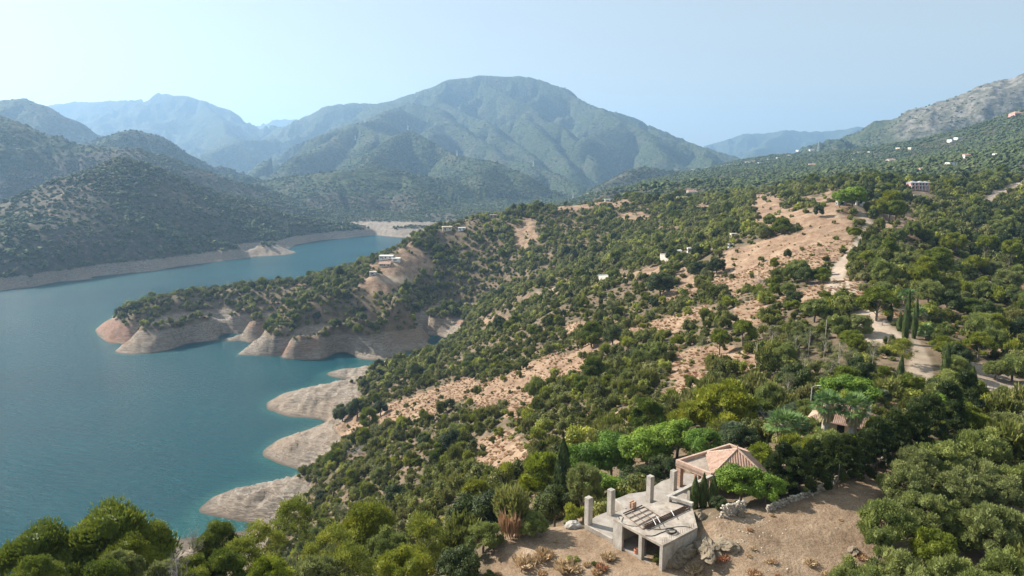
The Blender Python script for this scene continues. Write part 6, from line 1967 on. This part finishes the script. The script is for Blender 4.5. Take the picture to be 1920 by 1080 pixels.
def zone_of(X, Y, PX, PY):
    if PX < 640: return 'among the pines at the lower left edge', 'left pines'
    if PY > 860 and PX < 1100: return 'in the scrub between the near shore and the sandy plot', 'lower scrub'
    if PX > 1600 and PY > 780: return 'in the olive mass of the lower right corner', 'lower right olives'
    if PX > 1600: return 'on the wooded valley side right of the drive', 'right valley'
    if PX > 1380: return 'in the garden scrub around the drive and the pale grove', 'garden scrub'
    if PX > 1100: return 'on the slope between the bare spur and the pavilion trees', 'pavilion slope'
    if PY > 780: return 'on the scrub slope above the nearest bare shore', 'shore slope'
    return 'on the scrub slope below the left end of the bare spur', 'spur slope'
tone_words = {'shrub': 'rounded evergreen shrub', 'pine_tree': 'small pine', 'olive_tree': 'small grey green tree', 'oak_tree': 'small dark oak', 'slender_tree': 'small half bare tree'}
LAND = [(190, 990, 'the biggest domed pine'), (405, 990, 'the flat crowned pine'), (550, 960, 'the tall sparse pine'), (690, 970, 'the broad light green pine'), (870, 935, 'the dark broadleaf thicket'), (893, 905, 'the yellow green ball tree'),
        (955, 980, 'the pampas clump'), (1057, 860, 'the tall dark cypress'), (1148, 830, 'the bright leafy row'), (585, 875, 'the lone bush by the shore'), (672, 850, 'the greyish bare tree'), (863, 815, 'the silver dead pine'), (690, 785, 'the umbrella shaped pine'),
        (1000, 700, 'the middle of the bare spur'), (1250, 610, 'the upper end of the bare spur'), (1352, 625, 'the lone round topped pine'), (1290, 705, 'the bare gap above the pines'), (1215, 760, 'the left yellow pine'), (1365, 735, 'the tallest yellow green pine'), (1340, 865, 'the tiled pavilion'),
        (1240, 990, 'the concrete carport'), (1103, 965, 'the leftmost white pillar'), (1540, 930, 'the low dry stone wall'), (1574, 785, 'the hidden tiled house'), (1500, 760, 'the pale feather palm'), (1592, 720, 'the broad tree over the tiled roof'), (1725, 733, 'the drive gate'), (1725, 660, 'the concrete drive'),
        (1706, 600, 'the tallest drive cypress'), (1649, 565, 'the big round pine by the saddle'), (1560, 650, 'the pale poplar grove'), (1610, 538, 'the field gate'), (1860, 740, 'the gravel yard'), (1700, 885, 'the end of the olive mass by the wall'), (1800, 900, 'the centre of the olive mass'), (1640, 965, 'the bare notch of the plot'),
        (1690, 1040, 'the broad olive at the bottom edge'), (1880, 1040, 'the bottom right corner'), (1765, 580, 'the dry grass bank'), (1862, 610, 'the two crowned pine'), (1690, 420, 'the dry hilltop'), (760, 750, 'the lowest bare soil'), (850, 640, 'the inlet end'), (950, 870, 'the bare soil over the thicket')]
LXY = np.array([(q[0], q[1]) for q in LAND], float)
what = {0: 'evergreen shrub', 6: 'small pine', 8: 'small grey green tree', 10: 'small dark oak', 11: 'small half bare tree'}
order_words = ['nearest', 'second nearest', 'third nearest', 'fourth nearest', 'fifth nearest', 'sixth nearest', 'seventh nearest', 'eighth nearest', 'ninth nearest', 'tenth nearest'] + [w_ + ' nearest' for w_ in ORD[10:]] + ['farthest but few', 'farthest']
groups_ = {}
for i in pick:
    k = int(kind[i]); base = 0 if k < 6 else (6 if k < 8 else (8 if k < 10 else k))
    dd_ = np.hypot(LXY[:, 0] - px[i], (LXY[:, 1] - py[i]) * 1.3)
    j = int(np.argmin(dd_)); dx_, dy_ = px[i] - LXY[j, 0], py[i] - LXY[j, 1]
    side_ = ('right of' if dx_ > 0 else 'left of') if abs(dx_) > abs(dy_) * 1.3 else ('below' if dy_ > 0 else 'above')
    groups_.setdefault((base, j, side_), []).append((dd_[j], int(i)))
for (base, j, side_), lst in groups_.items():
    lst.sort()
    for rank, (_, i) in enumerate(lst):
        k = int(kind[i])
        nm, ct = words[base]
        lab = what[base] + ' ' + side_ + ' ' + LAND[j][2]
        if len(lst) > 1:
            lab += ', ' + order_words[min(rank, len(order_words) - 1)]
        zt_, zg = zone_of(x[i], y[i], px[i], py[i])
        s_ = (rad[i], rad[i], hgt[i] / tops[k] * 1.35)
        gname = {'shrub': 'evergreen shrubs ', 'pine_tree': 'small pines ', 'olive_tree': 'small grey green trees ', 'oak_tree': 'small oaks ', 'slender_tree': 'small half bare trees '}[nm] + zt_
        if k < 6:
            o = link(nm, near_meshes[k])
            o.location = (x[i], y[i], z[i] - 0.1); o.rotation_euler = (0, 0, rot[i]); o.scale = s_
            tag(o, lab, ct, gname)
        else:
            t = thing(nm, lab, ct, (x[i], y[i], z[i] - 0.1), rot[i], gname, s_)
            link('crown', near_meshes[k], t)
            link('trunk', (TRUNK['pale'] if k == 11 else TRUNK['pine'] if k < 8 else TRUNK['short'])[0], t)
rest = order[290:]
def S(i): return np.stack([rad[i], rad[i], hgt[i] / tops[kind[i]] * 1.35], 1)
scatter('hillside_scrub', 'dense evergreen scrub covering the near hillside down to the bare shore', x[rest], y[rest], z[rest] - 0.1, S(rest), rot[rest], kind[rest], near_col)
print('near', len(x))

# middle distance
x, y, z, rad, rng = grow(335, 760, 3.35, 1.2, 3.5, 2, thin=0.3, patch=0.32)
px, py = project(x, y, z)
kind = rng.integers(0, 5, len(x)); u_ = rng.random(len(x))
tall = (u_ < 0.10 + 0.14 * (px > 1500)) & (rad > 1.8)
kind = np.where(tall, rng.integers(5, 8, len(x)), kind)
rad = np.where(tall, rad * 1.3, rad)
hgt = rad * (0.9 + 0.5 * rng.random(len(x))) * np.where(tall, 1.3, 0.95)
tops = np.array(mid_top)
scatter('middle_scrub', 'scrub and small trees on the middle hill and the peninsula', x, y, z - 0.15, np.stack([rad, rad, hgt / tops[kind] * 1.3], 1), rng.random(len(x)) * 6.283, kind, mid_col)
print('mid', len(x))
# far woods
tot = 0
for (nm, lab, r0, r1, cell, lo, hi, sd, th_, pt) in [('far_woodland', 'dark wooded slopes across the reservoir and below the villages', 760, 1750, 6.4, 2.0, 4.2, 3, 0.4, 0.45),
                                         ('mountain_woodland', 'dots of trees on the lower mountain spurs', 1750, 3000, 11.5, 2.2, 4.6, 4, 0.4, 0.6),
                                         ('high_woodland', 'tiny trees on the great mountain', 3000, 5600, 24, 2.5, 5.0, 5, 0.2, 0.9)]:
    x, y, z, rad, rng = grow(r0, r1, cell, lo, hi, sd, thin=th_, patch=pt)
    azp = 960 + FOCAL * x / y
    rk = (azp > 1640) & (y > 1750) & (z > 200) & (rng.random(len(x)) < 0.75)
    x, y, z, rad = x[~rk], y[~rk], z[~rk], rad[~rk]
    kind = rng.integers(0, 6, len(x))
    sc = np.stack([rad, rad, rad * (0.75 + 0.5 * rng.random(len(x)))], 1)
    scatter(nm, lab, x, y, z - 0.4, sc, rng.random(len(x)) * 6.283, kind, far_col, 'woodland')
    tot += len(x)
print('far', tot)

# low undergrowth between the shrubs
rng = np.random.default_rng(55)
x, y = jittered(45, 330, 1.75, rng)
z = ground_z(x, y)
bare, track, paved, gravel, red = cover(x, y, z)
px, py = project(x, y, z)
lot = (np.hypot(x, y) < 90) & (px > 950) & ((bare > 0.2) | (py > 1060))
n_ = fbm(x, y, 18, 3, 640)
m = (z > 12.5) & (track < 0.3) & (paved < 0.3) & (gravel < 0.3) & ~lot & (rng.random(len(x)) < np.where(bare > 0.3, 0.10, 0.55 + 0.5 * n_)) & seen(x, y, z, 1) & clear(x, y, np.full(x.shape, 0.4))
x, y, z = x[m], y[m], z[m]
s_ = 0.30 + 0.55 * rng.random(len(x)) ** 1.5
kk = np.where(rng.random(len(x)) < 0.30, rng.integers(5, 8, len(x)), rng.integers(0, 5, len(x)))
scatter('undergrowth', 'low undergrowth and dry herbs between the shrubs of the near hillside', x, y, z - 0.05, np.stack([s_, s_, s_ * (0.6 + 0.4 * rng.random(len(x)))], 1), rng.random(len(x)) * 6.283, kk, proto_collection('undergrowth_plants', PROTO['shrub_low'] + PROTO['straw']), 'undergrowth')
print('under', len(x))

# dry tufts on the bare ground
rng = np.random.default_rng(77)
x, y = jittered(30, 300, 1.15, rng)
z = ground_z(x, y)
bare, track, paved, gravel, red = cover(x, y, z)
px, py = project(x, y, z)
r_ = np.hypot(x, y)
lot = (r_ < 90) & (px > 960)
n_ = fbm(x, y, 6, 3, 401)
front = lot & (py > 1045)
p_ = np.where(lot, np.where(front, 0.55, 0.05 + 0.25 * (n_ > 0.25)), 0.35 + 0.3 * (n_ > 0.1))
m = (bare > 0.3) & (z > 14) & (rng.random(len(x)) < p_) & clear(x, y, np.full(x.shape, 0.3)) & seen(x, y, z, 1) & (gravel < 0.3)
x, y, z, front, r_ = x[m], y[m], z[m], front[m], r_[m]
s_ = (0.14 + 0.22 * rng.random(len(x))) * (1 + 0.8 * front) * np.where(r_ > 120, 1.7, 1)
scatter('dry_grass', 'dry straw tufts on the bare spur and the earth plot', x, y, z - 0.03, np.stack([s_, s_, s_ * (0.7 + 0.5 * rng.random(len(x)))], 1), rng.random(len(x)) * 6.283, rng.integers(0, 3, len(x)), proto_collection('grass_tufts', PROTO['straw']), 'dry grass')
print('straw', len(x))
# clumps one can point to at the bottom of the plot
def bush(px_, py_, w, mesh, name, label, cat='bush', hk=0.8):
    x_, y_, z_, d_ = hit(px_, py_)
    r0_ = w * d_ / FOCAL / 2
    o = link(name, mesh); o.location = (x_, y_, z_ - 0.05); o.scale = (r0_, r0_, r0_ * hk); o.rotation_euler = (0, 0, px_)
    tag(o, label, cat)
bush(958, 1012, 56, PROTO['straw'][0], 'pampas_clump', 'tan feathery grass clump left of the sandy plot', 'tall grass', 3.2)
bush(1235, 1055, 30, PROTO['shrub'][1], 'green_bush', 'small yellow green bush at the front corner of the carport', hk=1.0)
bush(1075, 1054, 30, PROTO['shrub'][2], 'weed_clump', 'dark weed clump in front of the sandy plot', hk=0.7)
bush(1118, 1062, 26, PROTO['shrub'][3], 'weed_clump', 'grey weed clump right of the dark one before the plot', hk=0.6)
bush(1140, 1050, 36, PROTO['straw'][1], 'dry_bush', 'rust red dry bush before the terrace edge', hk=1.2)
bush(1020, 1050, 50, PROTO['straw'][2], 'dry_bush', 'reddish dry bush below the pampas clump', hk=1.1)
bush(1060, 1068, 60, PROTO['straw'][0], 'dry_bush', 'orange dry bush at the bottom edge below the sandy plot', hk=0.9)
bush(985, 1062, 60, PROTO['straw'][1], 'dry_bush', 'wide dry bush right of the rounded dark tree', hk=1.0)
bush(1300, 1072, 40, PROTO['straw'][2], 'dry_bush', 'dry bush under the rock humps at the bottom edge', hk=0.8)
bush(1530, 576, 12, PROTO['shrub'][4], 'small_shrub', 'tiny dark shrub alone on the bare saddle', hk=0.8)
# loose stones on the plot
rng = np.random.default_rng(12)
bm = bmesh.new()
for k in range(420):
    a_, b_ = rng.random(2)
    X_ = 15 + 26 * a_; Y_ = 45 + 24 * b_
    if k < 160: X_, Y_ = 15.5 + 6 * a_, 47 + 7 * b_
    if any((X_ - q[0]) ** 2 + (Y_ - q[1]) ** 2 < (q[2] * 0.9) ** 2 for q in keep_out[:14]): continue
    Z_ = float(ground_z(X_, Y_)); s_ = 0.02 + 0.07 * rng.random() ** 3
    bmesh.ops.create_icosphere(bm, subdivisions=1, radius=1.0, matrix=Matrix.Translation((X_, Y_, Z_)) @ Matrix.Rotation(rng.random() * 6, 4, 'Z') @ Matrix.Diagonal((s_ * 1.4, s_, s_ * 0.7, 1)))
me = bpy.data.meshes.new('loose_stones'); bm.to_mesh(me); bm.free(); me.materials.append(STONE)
o = link('loose_stones', me, kind='stuff'); tag(o, 'loose pale stones scattered over the earth plot', 'stones')
